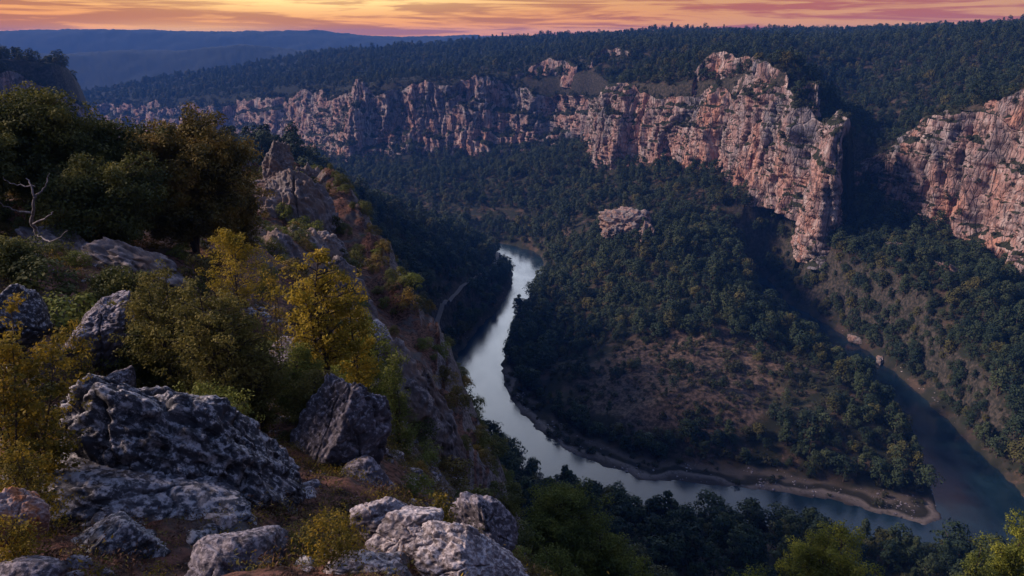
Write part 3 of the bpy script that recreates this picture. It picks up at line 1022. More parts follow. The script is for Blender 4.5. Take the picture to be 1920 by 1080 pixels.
def place_forest():
    r = np.random.default_rng(11)
    xs, ys = [], []
    for step, a, b in ((3.5, 60, 440), (4.4, 440, 800), (6.5, 800, 1500), (10.0, 1500, 2150)):
        X, Y = jitter_grid(step, a, b, 41, r); xs.append(X); ys.append(Y)
    X = np.concatenate(xs); Y = np.concatenate(ys)
    Z, d = height(X, Y, True)
    e = 1.5
    gx = (height(X + e, Y) - Z) / e; gy = (height(X, Y + e) - Z) / e
    slope = np.hypot(gx, gy)
    rr = np.hypot(X, Y)
    px, py, _ = project(np.c_[X, Y, Z])
    dens = np.where(fbm(X / 26, Y / 26, 9.1, 4) > -0.42, 0.86, 0.25) * np.clip(0.8 * np.sqrt(1 + slope ** 2), 0.85, 1.15)
    # clearings
    clear_p = np.clip(1.6 - blob(px, py, 1290, 730, 260, 85), 0, 1) * np.where(rr < 420, 1, 0)
    dens *= 1 - 0.93 * np.clip(clear_p * 1.6, 0, 1) * (fbm(X / 11, Y / 11, 2.2, 3) > -0.32)
    lefts = (X < 0) & (rr > 150) & (rr < 420) & (slope > 0.5)
    dens *= np.where(lefts & (fbm(X / 18, Y / 18, 4.2, 3) > 0.3), 0.5, 1)
    dens *= np.where(blob(px, py, 860, 400, 130, 14) < 1, 0.15, 1)                # meadow by the far bend
    dens *= np.where(blob(px, py, 1850, 680, 120, 70) < 1, 0.85, 1)
    dens = np.where((d['sr'] > -13) & (spit_mask(X, Y) < 0.1), 1.0, dens)
    ok = (d['sr'] < np.where(spit_mask(X, Y) > 0.1, -3.0, -1.6)) & (d['s2'] < -13) & ~((d['m1'] > 0.02) & (d['m1'] < 0.96) & (slope > 2.4)) & ~((d['s3'] > 2) & (d['s3'] < 17)) & (slope < 9.0)
    beach = spit_mask(X, Y) > 0.25
    ok &= ~beach
    ok &= (sdist(PATHP, X, Y) < 0) if PATHP is not None else True
    ok &= ~((X < -22) & (rr < 270) & (py < 345))
    dens = np.where((px > 1480) & (rr < 430) & (Y > 150) & (sdist(PEN, X, Y) < 0), np.maximum(dens, 1.0), dens)
    ok &= r.uniform(size=len(X)) < dens
    X, Y, Z, rr, px, py = [q[ok] for q in (X, Y, Z, rr, px, py)]
    d1 = d['s1'][ok]
    s = 0.50 + 0.90 * r.uniform(size=len(X)) ** 1.8
    s *= np.where(clear_p[ok] > 0.4, 0.60, 1.0)
    s *= np.where(rr > 800, 1.15, 1.0) * np.where(rr > 1500, 1.3, 1.0)
    s *= np.where((Y < 175) & (rr < 200), 0.95, 1)
    idx = np.where(r.uniform(size=len(X)) < 0.10 + 0.25 * (fbm(X / 35, Y / 35, 7.4, 2) > 0.45), r.integers(8, NK, len(X)), r.integers(0, 8, len(X))); rot = r.uniform(0, 6.28, len(X))
    scl = np.c_[s * r.uniform(0.9, 1.15, len(s)), s * r.uniform(0.9, 1.15, len(s)), s * r.uniform(0.85, 1.15, len(s))]
    P = np.c_[X, Y, Z - 0.25]
    # the largest that can be seen become trees of their own
    top = P + np.c_[0 * s, 0 * s, 6.0 * s]
    tx, ty, tf = project(top)
    size = s / tf
    cand = np.where((tx > 5) & (tx < 1915) & (ty > 5) & (ty < 1050))[0]
    cand = cand[np.argsort(-size[cand])][:1500]
    vis = []
    for i in cand:
        q = top[i]
        k = np.linspace(0.05, 0.97, 60)
        h = height(q[0] * k, q[1] * k)
        if (h < CAMZ + (q[2] - CAMZ) * k + 0.5).all():
            vis.append(i)
        if len(vis) >= 300: break
    vis = np.array(vis)
    rest = np.setdiff1d(np.arange(len(X)), vis)
    scatter('pine_forest', P[rest], idx[rest], scl[rest], rot[rest], proto)
    return P[vis], idx[vis], scl[vis], rot[vis], tx[vis], ty[vis]


PATH_PX = [(938, 478), (928, 498), (900, 520), (872, 540), (850, 562), (828, 600), (812, 632), (803, 662), (797, 695), (800, 730)]
def path_pts():
    out = []
    for p in PATH_PX:
        q, t = hit(*p, t0=150)
        out.append(q)
    C = catmull(np.array(out), 8)
    return C
PC = path_pts()
_n = np.gradient(PC[:, :2], axis=0); _n = np.c_[-_n[:, 1], _n[:, 0]]; _n /= np.linalg.norm(_n, axis=1)[:, None]
PATHP = None
def build_path():
    w = 1.1
    rows = []
    for k in (-1, 0, 1):
        x = PC[:, 0] + _n[:, 0] * w * k; y = PC[:, 1] + _n[:, 1] * w * k
        rows.append(np.stack([x, y, height(x, y)], -1))
    V = np.stack(rows, 1)
    V[..., 2] = V[:, :, 2].max(1)[:, None] + 0.35
    m, t, b = new_mat('track')
    pos, nz = geo(t)
    t.put(b.inputs['Base Color'], t.mix(t.noise(pos, 1.2, 4), (0.10, 0.085, 0.075), (0.20, 0.17, 0.15)))
    b.inputs['Roughness'].default_value = 0.95
    me = mesh_np('path', V.reshape(-1, 3), grid_faces(len(PC), 3))
    tag(link('path', me, [m]), kind='structure')
build_path()
PATHP = np.vstack([PC[:, :2] + _n * 1.9, (PC[:, :2] - _n * 1.9)[::-1]])
_so = sdist
def _neg(x, y): return _so(PATHP, x, y)
TREES = place_forest()

ZONES = [
    (lambda x, y: y > 940, 'dark green pine low on the near bank at the foot of the spur', 'pines on the near bank'),
    (lambda x, y: x < 900, 'dark pine on the shaded slope left of the river', 'pines on the left slope'),
    (lambda x, y: (x < 1480) & (y > 830) , 'dark pine beside the water on the near bank', 'pines along the near shore'),
    (lambda x, y: x > 1650, 'dark pine on the slope below the right hand rock wall', 'pines under the right rock wall'),
    (lambda x, y: True, 'rounded pine in the wood on the river peninsula', 'pines on the peninsula'),
]


def place_trees():
    P, idx, scl, rot, tx, ty = TREES
    for i in range(len(P)):
        for f, lab, grp in ZONES:
            if f(tx[i], ty[i]): break
        e = empty('pine_tree', P[i], rot[i])
        e.scale = scl[i]
        tag(e, lab, 'pine tree', grp)
        for nm, ms in (('crown', crown_me), ('trunk', trunk_me)):
            c = bpy.data.objects.new(nm, ms[idx[i]]); COL.objects.link(c); c.parent = e
place_trees()


def place_scrub():
    r = np.random.default_rng(21)
    P = []
    X, Y = jitter_grid(2.7, 60, 330, 41, r)
    X2, Y2 = jitter_grid(4.0, 330, 900, 41, r)
    X = np.r_[X, X2]; Y = np.r_[Y, Y2]
    Z, d = height(X, Y, True)
    e = 1.0
    slope = np.hypot((height(X + e, Y) - Z) / e, (height(X, Y + e) - Z) / e)
    beach = spit_mask(X, Y) > 0.25
    dens = np.clip(0.55 + 1.3 * fbm(X / 14, Y / 14, 3.1, 4), 0.05, 0.9)
    dens = np.where(beach, 0.5 * (fbm(X / 7, Y / 7, 1.1, 2) > 0.05), dens)
    ok = (d['sr'] < -1.2) & (d['s2'] < -9) & ~((d['m1'] > 0.02) & (d['m1'] < 0.96) & (slope > 2.4)) & (slope < 4) & (r.uniform(size=len(X)) < dens)
    ok &= sdist(PATHP, X, Y) < 0
    P.append(np.c_[X[ok], Y[ok], Z[ok] - 0.1]); S = [0.55 + 1.1 * r.uniform(size=ok.sum()) ** 2.5]
    # bushes on ledges and rims of the walls
    for wi, (o, (WX, WY, WZ, n)) in enumerate(WALLS):
        du = np.stack([np.gradient(WX, axis=0), np.gradient(WY, axis=0), np.gradient(WZ, axis=0)], -1)
        dv = np.stack([np.gradient(WX, axis=1), np.gradient(WY, axis=1), np.gradient(WZ, axis=1)], -1)
        nn = np.cross(du, dv); nn /= np.linalg.norm(nn, axis=-1)[..., None] + 1e-9
        fl = np.abs(nn[..., 2])
        st = ([0.8, 0.8, 1.3, 2.2, 1.2] + [0.8, 0.8, 1.4, 1.4, 0.8])[wi]
        pr = smooth(0.5, 0.75, fl) * 0.20 * (st ** 2) / 2.2
        pr = pr + (fbm(WX / 9, WY / 9, WZ / 6, 2) > 0.35) * 0.012 * st ** 2
        ncol = WX.shape[1]; ck = np.arange(ncol) > ncol - int(0.9 * (24 if st < 1 else (44 if wi < 4 else 20)) / st)
        pr = np.where(ck[None, :], 0.10 * st ** 2, pr)
        k = r.uniform(size=WX.shape) < pr
        q = np.c_[WX[k], WY[k], WZ[k] - 0.2]
        P.append(q)
        S.append((0.7 + 1.3 * r.uniform(size=len(q)) ** 2) * (1.0 if st < 1 else 1.5))
    P = np.vstack(P); S = np.concatenate(S)
    scl = np.c_[S, S, S * r.uniform(0.7, 1.2, len(S))]
    scatter('scrub', P, r.integers(0, 4, len(P)), scl, r.uniform(0, 6.28, len(P)), proto_s)
    return len(P)
print('scrub', place_scrub())
# ------------------------------------------------------------------ rocks
import bmesh


def mat_rock(name, dark, mid, pale, lich=0.5, stain=None, sc=1.0):
    m, t, b = new_mat(name)
    tc = t.node('ShaderNodeTexCoord')
    pos, nz = geo(t)
    oi = t.node('ShaderNodeObjectInfo')
    vs = t.node('ShaderNodeVectorMath', operation='SCALE'); t.put(vs.inputs[0], tc.outputs['Object']); t.put(vs.inputs['Scale'], t.math('MULTIPLY_ADD', oi.outputs['Random'], 0.8, 0.65))
    va = t.node('ShaderNodeVectorMath', operation='ADD'); t.put(va.inputs[0], vs.outputs[0]); t.put(va.inputs[1], t.math('MULTIPLY', oi.outputs['Random'], 37.0))
    o = va.outputs[0]
    n1 = t.noise(o, 1.3 * sc, 7, 0.62, 0.4)
    n2 = t.noise(o, 6.0 * sc, 7, 0.68, 0.3)
    n3 = t.noise(o, 16 * sc, 6, 0.7)
    msk = t.smooth(t.noise(o, 1.1 * sc, 4, 0.6, 0.8), 0.40, 0.60)
    v = t.voro(o, 8.0 * sc, 'SMOOTH_F1')
    v2 = t.voro(o, 19.0 * sc, 'F1')
    col = t.mix(t.smooth(n1, 0.35, 0.65), mid, tuple(0.5 * (a + c) for a, c in zip(dark, mid)))
    col = t.mix(t.math('MULTIPLY', t.smooth(n2, 0.50, 0.62), t.math('MULTIPLY', msk, lich * 1.3)), col, pale)
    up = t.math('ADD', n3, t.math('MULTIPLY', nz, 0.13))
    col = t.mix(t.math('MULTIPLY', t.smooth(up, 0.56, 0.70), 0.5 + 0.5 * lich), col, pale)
    col = t.mix(t.math('MULTIPLY', t.math('MULTIPLY', t.math('ADD', msk, 0.25, None, True), t.smooth(t.math('ADD', v, t.math('MULTIPLY', t.math('SUBTRACT', n2, 0.5), 0.8)), 0.34, 0.16)), 0.65), col, dark)
    col = t.mix(t.math('MULTIPLY', t.smooth(t.math('ADD', v2, n2), 0.62, 0.50), 0.8), col, dark)
    bd = t.noise(t.vmul(o, (0.35, 0.35, 2.6)), 2.2 * sc, 5, 0.7, 0.5)
    col = t.mix(t.math('MULTIPLY', t.smooth(bd, 0.57, 0.64), 0.7), col, dark)
    if stain:
        col = t.mix(t.math('MULTIPLY', t.smooth(t.noise(o, 1.6 * sc, 5, 0.6, 0.5), 0.42, 0.58), 0.85), col, stain)
    t.put(b.inputs['Base Color'], col)
    b.inputs['Roughness'].default_value = 0.88
    b.inputs['Specular IOR Level'].default_value = 0.25
    h = t.math('ADD', t.math('MULTIPLY', n2, 1.2), t.math('ADD', t.math('MULTIPLY', n3, 0.5), t.math('MULTIPLY', t.smooth(v, 0.1, 0.45), 0.9)))
    bump(t, b, h, 0.8, 0.04 / sc)
    return m


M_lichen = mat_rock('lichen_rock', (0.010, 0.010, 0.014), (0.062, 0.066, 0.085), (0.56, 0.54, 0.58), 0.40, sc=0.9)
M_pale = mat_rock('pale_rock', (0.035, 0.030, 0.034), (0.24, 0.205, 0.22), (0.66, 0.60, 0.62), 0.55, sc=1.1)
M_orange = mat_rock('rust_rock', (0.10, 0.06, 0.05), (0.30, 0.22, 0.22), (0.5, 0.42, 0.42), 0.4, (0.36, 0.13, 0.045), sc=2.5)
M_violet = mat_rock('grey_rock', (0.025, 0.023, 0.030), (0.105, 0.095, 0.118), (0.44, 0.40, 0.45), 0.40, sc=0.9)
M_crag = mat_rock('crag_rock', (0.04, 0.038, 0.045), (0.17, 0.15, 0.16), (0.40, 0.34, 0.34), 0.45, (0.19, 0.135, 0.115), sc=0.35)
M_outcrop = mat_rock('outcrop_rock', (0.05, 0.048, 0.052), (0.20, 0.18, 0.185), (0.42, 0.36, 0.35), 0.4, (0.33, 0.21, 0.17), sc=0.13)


_ico = {}
def ico(n):
    if n not in _ico:
        bm = bmesh.new(); bmesh.ops.create_icosphere(bm, subdivisions=n, radius=1.0)
        V = np.array([v.co[:] for v in bm.verts]); Fq = np.array([[v.index for v in f.verts] for f in bm.faces])
        bm.free(); _ico[n] = (V, Fq)
    return _ico[n]


def rock(name, px, py, t, rad, mat, label, seed, rot=(0, 0, 0), sub=6, nplane=13, amp=0.10, pits=0.05, strata=0.0, group=None, cat='rock', sink=0.0, onhit=False):
    r = np.random.default_rng(seed)
    V, Fq = ico(sub)
    nrm = r.normal(size=(nplane, 3)); nrm /= np.linalg.norm(nrm, axis=1)[:, None]
    dist = r.uniform(0.62, 0.98, nplane)
    dt = V @ nrm.T
    rr = np.where(dt > 0.05, dist / np.maximum(dt, 0.05), 9)
    k = 26.0
    R_ = -np.log(np.exp(-k * rr).sum(1) + np.exp(-k * 1.15)) / k      # soft minimum of the cut planes
    P = V * R_[:, None]
    s = seed * 1.7
    crk = np.zeros(len(V))
    for q in range(5):
        cn = r.normal(size=3); cn /= np.linalg.norm(cn)
        dd = V @ cn - r.uniform(-0.5, 0.5) + 0.10 * fbm(V[:, 0] * 2 + s, V[:, 1] * 2 + q, V[:, 2] * 2, 3)
        gate = smooth(-0.25, 0.15, perlin(V[:, 0] * 1.3 + q * 7, V[:, 1] * 1.3 + s, V[:, 2] * 1.3))
        crk = np.maximum(crk, np.exp(-(dd / 0.022) ** 2) * gate + 0.22 * smooth(0.0, 0.06, dd) * gate * (q < 3))
    big = fbm(P[:, 0] * 1.6 + s, P[:, 1] * 1.6, P[:, 2] * 1.6, 3)
    rid = ridged(P[:, 0] * 2.4 + s, P[:, 1] * 2.4, P[:, 2] * 2.4, 4, 0.55)
    fin = fbm(P[:, 0] * 9 + s, P[:, 1] * 9, P[:, 2] * 9, 4, 0.6)
    pit = np.clip(-(perlin(P[:, 0] * 7 + s, P[:, 1] * 7, P[:, 2] * 7) + 0.12), 0, 1)
    P = P * (1 + amp * (big * 0.8 + rid * 0.40) + 0.028 * fin - pits * pit * 2.2 - 0.16 * crk)[:, None]
    if strata > 0:
        q = P[:, 2] * 5 + fbm(P[:, 0] * 2, P[:, 1] * 2, s, 2) * 0.8
        P[:, :2] *= (1 + strata * (np.abs(q - np.floor(q) - 0.5) - 0.25))[:, None]
    P = P * np.array(rad)
    me = mesh_np(name, P, Fq)
    c = hit(px, py, 200)[0] if onhit else at(px, py, t)
    o = link(name, me, [mat], loc=(c[0], c[1], c[2] - sink))
    o.rotation_euler = [R(a) for a in rot]
    if cat: tag(o, label, cat, group)
    return o


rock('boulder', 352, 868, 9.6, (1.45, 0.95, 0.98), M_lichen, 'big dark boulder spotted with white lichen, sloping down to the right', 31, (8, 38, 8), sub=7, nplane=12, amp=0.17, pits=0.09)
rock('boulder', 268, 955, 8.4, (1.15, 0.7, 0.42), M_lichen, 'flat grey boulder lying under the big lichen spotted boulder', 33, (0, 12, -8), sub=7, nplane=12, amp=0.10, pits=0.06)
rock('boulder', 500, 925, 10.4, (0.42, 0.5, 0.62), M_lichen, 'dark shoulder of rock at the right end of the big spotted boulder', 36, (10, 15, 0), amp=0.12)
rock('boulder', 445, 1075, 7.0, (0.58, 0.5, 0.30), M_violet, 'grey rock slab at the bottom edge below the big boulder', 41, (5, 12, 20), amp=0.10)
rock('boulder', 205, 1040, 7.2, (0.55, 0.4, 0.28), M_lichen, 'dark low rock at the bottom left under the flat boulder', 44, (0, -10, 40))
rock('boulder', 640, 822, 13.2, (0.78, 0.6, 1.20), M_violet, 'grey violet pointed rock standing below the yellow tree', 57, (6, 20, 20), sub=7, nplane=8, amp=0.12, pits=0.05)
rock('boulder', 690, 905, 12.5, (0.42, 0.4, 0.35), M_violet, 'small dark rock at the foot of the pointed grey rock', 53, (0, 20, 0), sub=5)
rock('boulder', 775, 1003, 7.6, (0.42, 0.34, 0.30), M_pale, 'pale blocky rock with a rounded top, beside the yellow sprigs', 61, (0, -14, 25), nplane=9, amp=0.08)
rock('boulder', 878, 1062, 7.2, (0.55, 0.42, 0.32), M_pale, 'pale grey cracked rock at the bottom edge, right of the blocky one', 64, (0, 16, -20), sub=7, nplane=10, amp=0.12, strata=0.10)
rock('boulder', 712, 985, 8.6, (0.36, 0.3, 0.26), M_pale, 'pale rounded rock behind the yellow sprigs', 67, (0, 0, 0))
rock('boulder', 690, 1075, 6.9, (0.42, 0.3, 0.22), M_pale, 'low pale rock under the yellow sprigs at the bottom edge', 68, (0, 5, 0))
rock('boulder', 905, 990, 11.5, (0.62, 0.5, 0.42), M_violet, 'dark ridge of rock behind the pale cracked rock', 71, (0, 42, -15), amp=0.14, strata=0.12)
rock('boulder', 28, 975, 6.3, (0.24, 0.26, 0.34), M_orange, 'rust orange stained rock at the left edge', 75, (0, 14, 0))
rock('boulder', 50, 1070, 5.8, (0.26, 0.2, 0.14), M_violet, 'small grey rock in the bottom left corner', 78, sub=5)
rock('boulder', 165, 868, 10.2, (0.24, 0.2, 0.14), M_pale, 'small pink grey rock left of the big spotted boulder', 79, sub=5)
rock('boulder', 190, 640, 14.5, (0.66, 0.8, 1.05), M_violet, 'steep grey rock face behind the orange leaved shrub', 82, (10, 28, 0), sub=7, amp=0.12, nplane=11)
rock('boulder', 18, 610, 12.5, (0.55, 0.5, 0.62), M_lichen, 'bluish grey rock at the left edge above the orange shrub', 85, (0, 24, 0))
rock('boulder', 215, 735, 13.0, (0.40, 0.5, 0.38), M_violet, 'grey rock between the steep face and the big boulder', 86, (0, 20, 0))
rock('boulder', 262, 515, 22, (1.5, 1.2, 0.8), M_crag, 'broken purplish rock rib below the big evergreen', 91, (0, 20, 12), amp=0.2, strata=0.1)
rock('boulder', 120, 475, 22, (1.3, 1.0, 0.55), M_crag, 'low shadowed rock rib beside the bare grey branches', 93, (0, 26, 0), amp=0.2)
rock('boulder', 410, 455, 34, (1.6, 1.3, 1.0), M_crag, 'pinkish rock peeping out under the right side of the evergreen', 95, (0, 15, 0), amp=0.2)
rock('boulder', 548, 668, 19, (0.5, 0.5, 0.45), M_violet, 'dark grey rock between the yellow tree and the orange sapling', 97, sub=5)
# crags along the brink
CR = 'crags along the brink of the spur'
rock('crag', 690, 790, 23, (0.8, 1.0, 1.9), M_crag, 'shaded inner crag right beside the pointed grey rock', 124, (0, -8, 0), amp=0.2, group=CR, cat='crag')
rock('crag', 600, 500, 52, (1.7, 1.8, 3.2), M_crag, 'crag shoulder stepping down below the tall smooth crag', 127, (0, -20, 0), amp=0.2, group=CR, cat='crag')
rock('crag', 524, 335, 72, (1.5, 1.5, 3.0), M_crag, 'dark thumb of rock standing highest on the brink', 101, (0, 6, 0), nplane=9, amp=0.22, strata=0.12, group=CR, cat='crag')
rock('crag', 508, 405, 66, (2.6, 2.5, 4.4), M_crag, 'rough crag just right of the big evergreen, under the dark thumb', 103, (0, 14, 0), sub=7, amp=0.24, strata=0.15, group=CR, cat='crag')
rock('crag', 565, 445, 60, (2.7, 2.5, 5.4), M_crag, 'tall grey crag with smooth outer face above the yellow tree', 105, (0, -18, 10), sub=7, nplane=10, amp=0.18, strata=0.08, group=CR, cat='crag')
rock('crag', 600, 400, 78, (1.6, 2.5, 4.2), M_crag, 'narrow crag at the outer edge where the green slope begins', 107, (0, -14, 0), amp=0.2, group=CR, cat='crag')
rock('crag', 520, 530, 42, (1.8, 1.4, 2.8), M_crag, 'shadowed crag behind the orange sapling', 109, (0, -10, 0), amp=0.2, group=CR, cat='crag')
rock('crag', 640, 570, 46, (1.6, 1.4, 3.2), M_crag, 'leaning crag half hidden behind the yellow tree', 111, (0, -24, 0), amp=0.2, group=CR, cat='crag')
rock('crag', 712, 640, 38, (0.8, 1.0, 1.0), M_pale, 'pale knob of rock right of the yellow tree', 113, (0, -20, 0), sub=5, group=CR, cat='crag')
rock('crag', 738, 820, 26, (1.5, 1.4, 2.9), M_crag, 'broad grey crag dropping steeply above the river', 115, (0, -12, 0), sub=7, nplane=10, amp=0.2, strata=0.1, group=CR, cat='crag')
rock('crag', 808, 850, 28, (1.05, 1.2, 3.1), M_crag, 'outermost slim crag with a brown stained top above the river', 118, (0, -10, 20), sub=7, amp=0.2, strata=0.1, group=CR, cat='crag')
rock('crag', 772, 745, 33, (0.9, 0.9, 1.2), M_crag, 'small crag capping the brink between the two steep ones', 121, (0, -15, 20), amp=0.2, group=CR, cat='crag')
# outcrops across the valley
OC = 'rock outcrops across the valley'
rock('outcrop', 1178, 420, 420, (13, 9, 9), M_outcrop, 'pinkish rock outcrop rising from the woods of the peninsula', 131, (0, 15, 0), amp=0.34, strata=0.04, group=OC, cat='outcrop')
rock('outcrop', 1150, 440, 416, (7, 6, 5), M_outcrop, 'small ledge at the left foot of the peninsula outcrop', 134, (0, 25, 0), amp=0.28, strata=0.2, group=OC, cat='outcrop')
rock('outcrop', 1214, 452, 410, (8, 8, 10), M_outcrop, 'lower greyer half of the outcrop in the peninsula woods', 133, (0, -15, 0), amp=0.34, strata=0.04, group=OC, cat='outcrop')
rock('outcrop', 1605, 640, 333, (5.5, 2.5, 1.8), M_outcrop, 'pale rock ledge on the far bank of the right channel', 147, (0, 20, -30), sub=6, amp=0.25, group=OC, cat='outcrop', onhit=True)
rock('outcrop', 1650, 672, 318, (1.8, 4.5, 1.6), M_outcrop, 'pale rock face at the waterline of the right channel', 149, (0, 30, -30), sub=6, amp=0.25, sink=0.7, group=OC, cat='outcrop', onhit=True)
rock('outcrop', 1715, 478, 338, (12, 3, 2.6), M_outcrop, 'pale rock band on the wooded slope under the right hand wall', 151, (0, 24, 0), sub=6, amp=0.28, strata=0.2, group=OC, cat='outcrop', onhit=True)
rock('outcrop', 1800, 520, 318, (12, 3, 3), M_outcrop, 'second pale rock band on the slope under the right hand wall', 153, (0, 30, 0), sub=6, amp=0.28, strata=0.2, group=OC, cat='outcrop', onhit=True)

# ------------------------------------------------------------------ foreground plants
M_oak = mat_leaf('dark_oak_leaves', [(0.035, 0.048, 0.020), (0.084, 0.095, 0.029), (0.186, 0.167, 0.037), (0.345, 0.203, 0.044)], 0.25, sc=0.9, obj_rand=False)
M_oak2 = mat_leaf('bronze_oak_leaves', [(0.043, 0.047, 0.022), (0.149, 0.117, 0.034), (0.338, 0.208, 0.048), (0.513, 0.273, 0.053)], 0.25, sc=0.9, obj_rand=False)
M_yel = mat_leaf('yellow_leaves', [(0.132, 0.118, 0.018), (0.317, 0.238, 0.028), (0.503, 0.356, 0.044), (0.555, 0.344, 0.063)], 0.35, sc=2.0, obj_rand=False)
M_olive = mat_leaf('olive_leaves', [(0.063, 0.066, 0.020), (0.155, 0.140, 0.038), (0.274, 0.220, 0.057), (0.401, 0.299, 0.068)], 0.3, sc=1.5, obj_rand=False)
M_amber = mat_leaf('amber_leaves', [(0.072, 0.068, 0.016), (0.123, 0.105, 0.018), (0.331, 0.226, 0.027), (0.496, 0.323, 0.036), (0.551, 0.241, 0.056)], 0.35, sc=3.0, obj_rand=False)
M_green = mat_leaf('bright_pine_needles', [(0.056, 0.080, 0.019), (0.160, 0.184, 0.032), (0.320, 0.320, 0.048), (0.448, 0.400, 0.064)], 0.3, sc=1.2, obj_rand=False)
M_dgreen = mat_leaf('olive_pine_needles', [(0.050, 0.073, 0.022), (0.126, 0.151, 0.033), (0.227, 0.232, 0.047), (0.328, 0.292, 0.058)], 0.25, sc=1.0, obj_rand=False)
M_twig = mat_bark('twig_bark', (0.020, 0.015, 0.013), (0.07, 0.052, 0.045), 14)
M_dead = mat_bark('dead_wood', (0.07, 0.065, 0.075), (0.22, 0.20, 0.23), 14)


def plant(name, px, pb, pt, t, wpx, mat, label, cat, seed, nst=3, ntw=16, nleaf=90, leaf=0.05, rc=0.16, low=0.3, dense=1.0, bark=None, group=None, lean=0.0, cone=0.0, trunk_r=0.035, single=False):
    """a plant with stems, twigs and leaf clumps: foot seen at (px, pb), top at (px, pt)"""
    r = np.random.default_rng(seed)
    b = at(px, pb, t)
    zg = hgt(b[0], b[1])
    x, y, z = dirs(px, pt)
    tt = t * dirs(px, pb)[1] / y            # same depth in the ground plane
    ztop = CAMZ + z * tt
    h = max(ztop - zg, 0.3)
    vis_h = ztop - b[2]
    w = wpx * t / F * 0.5
    parts = []; Lc = []; Ln = []
    for s in range(nst):
        a = r.uniform(0, 6.28)
        if single:
            rad = 0 if s == 0 else w * 0.15
        else:
            rad = w * 0.62 * math.sqrt((s + 0.3) / nst)
        hs = h * (1 - 0.28 * (rad / max(w, 1e-3)) - 0.10 * r.uniform() * (s > 0))
        e = np.array([math.cos(a) * rad + lean * w, math.sin(a) * rad, hs * 0.97])
        mid1 = e * [0.22, 0.22, 0.38] + r.normal(size=3) * [.05, .05, 0] * w
        mid2 = e * [0.62, 0.62, 0.72] + r.normal(size=3) * [.06, .06, 0] * w
        pth = catmull([[r.normal() * 0.04, r.normal() * 0.04, -0.15], mid1, mid2, e], 5)
        r0 = trunk_r * (1 if s == 0 or not single else 0.6)
        parts.append(tube(pth, np.linspace(r0, r0 * 0.18, len(pth)), 6))
        zl = low * h
        for k in range(ntw):
            u = (k + r.uniform()) / ntw
            zz = zl + (hs * 0.98 - zl) * u
            p = np.array([np.interp(zz, pth[:, 2], pth[:, i]) for i in range(3)])
            az = r.uniform(0, 6.28)
            prof = math.sqrt(max(0.05, 1 - (2 * u - 0.8) ** 2 * 0.8)) if cone == 0 else (1 - u) ** cone + 0.1
            L = (w - (rad * 0.5 if not single else 0)) * prof * (0.45 + 0.6 * r.uniform())
            q = p + np.array([math.cos(az) * L, math.sin(az) * L, L * r.uniform(0.15, 0.7)])
            q[2] = min(q[2], h * 0.985)
            parts.append(tube([p, (p + q) / 2 + [0, 0, 0.06 * L], q], [r0 * 0.35, r0 * 0.22, r0 * 0.08], 4))
            nn = max(4, int(nleaf * dense * r.uniform(0.5, 1.4)))
            ncl = 3
            for f in range(ncl):
                cc = p + (q - p) * (0.45 + 0.6 * f / (ncl - 1)) + r.normal(size=3) * rc * 0.5
                g = r.normal(size=(nn // ncl + 1, 3))
                g /= (np.linalg.norm(g, axis=1)[:, None] + 1e-6)
                rad_ = r.uniform(0.35, 1.1, (len(g), 1)) ** 0.7 * rc
                Lc.append(cc + g * rad_ * [1, 1, 0.75]); Ln.append(g + [0, 0, 0.4])
    Lc = np.vstack(Lc); Ln = np.vstack(Ln)
    Vl, Fl = leaves(Lc, Ln, leaf, r, 0.62, 0.6)
    e = empty(name, (b[0], b[1], zg), 0)
    tag(e, label, cat, group)
    link('foliage', mesh_np('foliage', Vl, Fl, False), [mat], parent=e)
    Vt, Ft = join(parts)
    link('stems', mesh_np('stems', Vt, Ft), [bark or M_twig], parent=e)
    return e


# evergreens at the upper left
plant('oak_tree', 95, 470, 176, 26, 250, M_oak, 'dark green evergreen oak at the upper left edge', 'tree', 301, 9, 34, 360, 0.085, 0.34, 0.10, trunk_r=0.10)
plant('oak_tree', 255, 480, 222, 28, 200, M_oak, 'dark evergreen in the middle of the upper left trees', 'tree', 302, 7, 30, 330, 0.085, 0.34, 0.10, trunk_r=0.10)
plant('oak_tree', 370, 485, 213, 28.5, 250, M_oak2, 'large bronze brown evergreen with a ragged top, right of the dark ones', 'tree', 303, 9, 34, 360, 0.085, 0.34, 0.10, trunk_r=0.10)
plant('oak_tree', -30, 520, 200, 23, 200, M_oak, 'dark evergreen cut by the left edge', 'tree', 304, 6, 30, 330, 0.08, 0.32, 0.08, trunk_r=0.09)
plant('oak_tree', 445, 470, 290, 31, 120, M_oak2, 'low bronze bush at the right end of the evergreens', 'tree', 305, 5, 22, 260, 0.085, 0.30, 0.10, trunk_r=0.07)
plant('oak_tree', 200, 470, 300, 24, 240, M_oak, 'black green lower mass under the middle evergreen', 'tree', 306, 7, 26, 300, 0.075, 0.30, 0.05, trunk_r=0.08)
plant('shrub', 45, 560, 455, 17, 150, M_oak, 'low green bush under the bare grey branches', 'shrub', 307, 6, 14, 150, 0.05, 0.16, 0.1)
plant('shrub', 255, 700, 500, 17.5, 120, M_oak, 'dark bush right of the steep grey rock face', 'shrub', 308, 6, 20, 220, 0.05, 0.2, 0.05)
plant('shrub', 300, 790, 590, 15, 130, M_oak, 'dark green bush in front of the olive thicket, left side', 'shrub', 309, 6, 20, 200, 0.045, 0.17, 0.05)
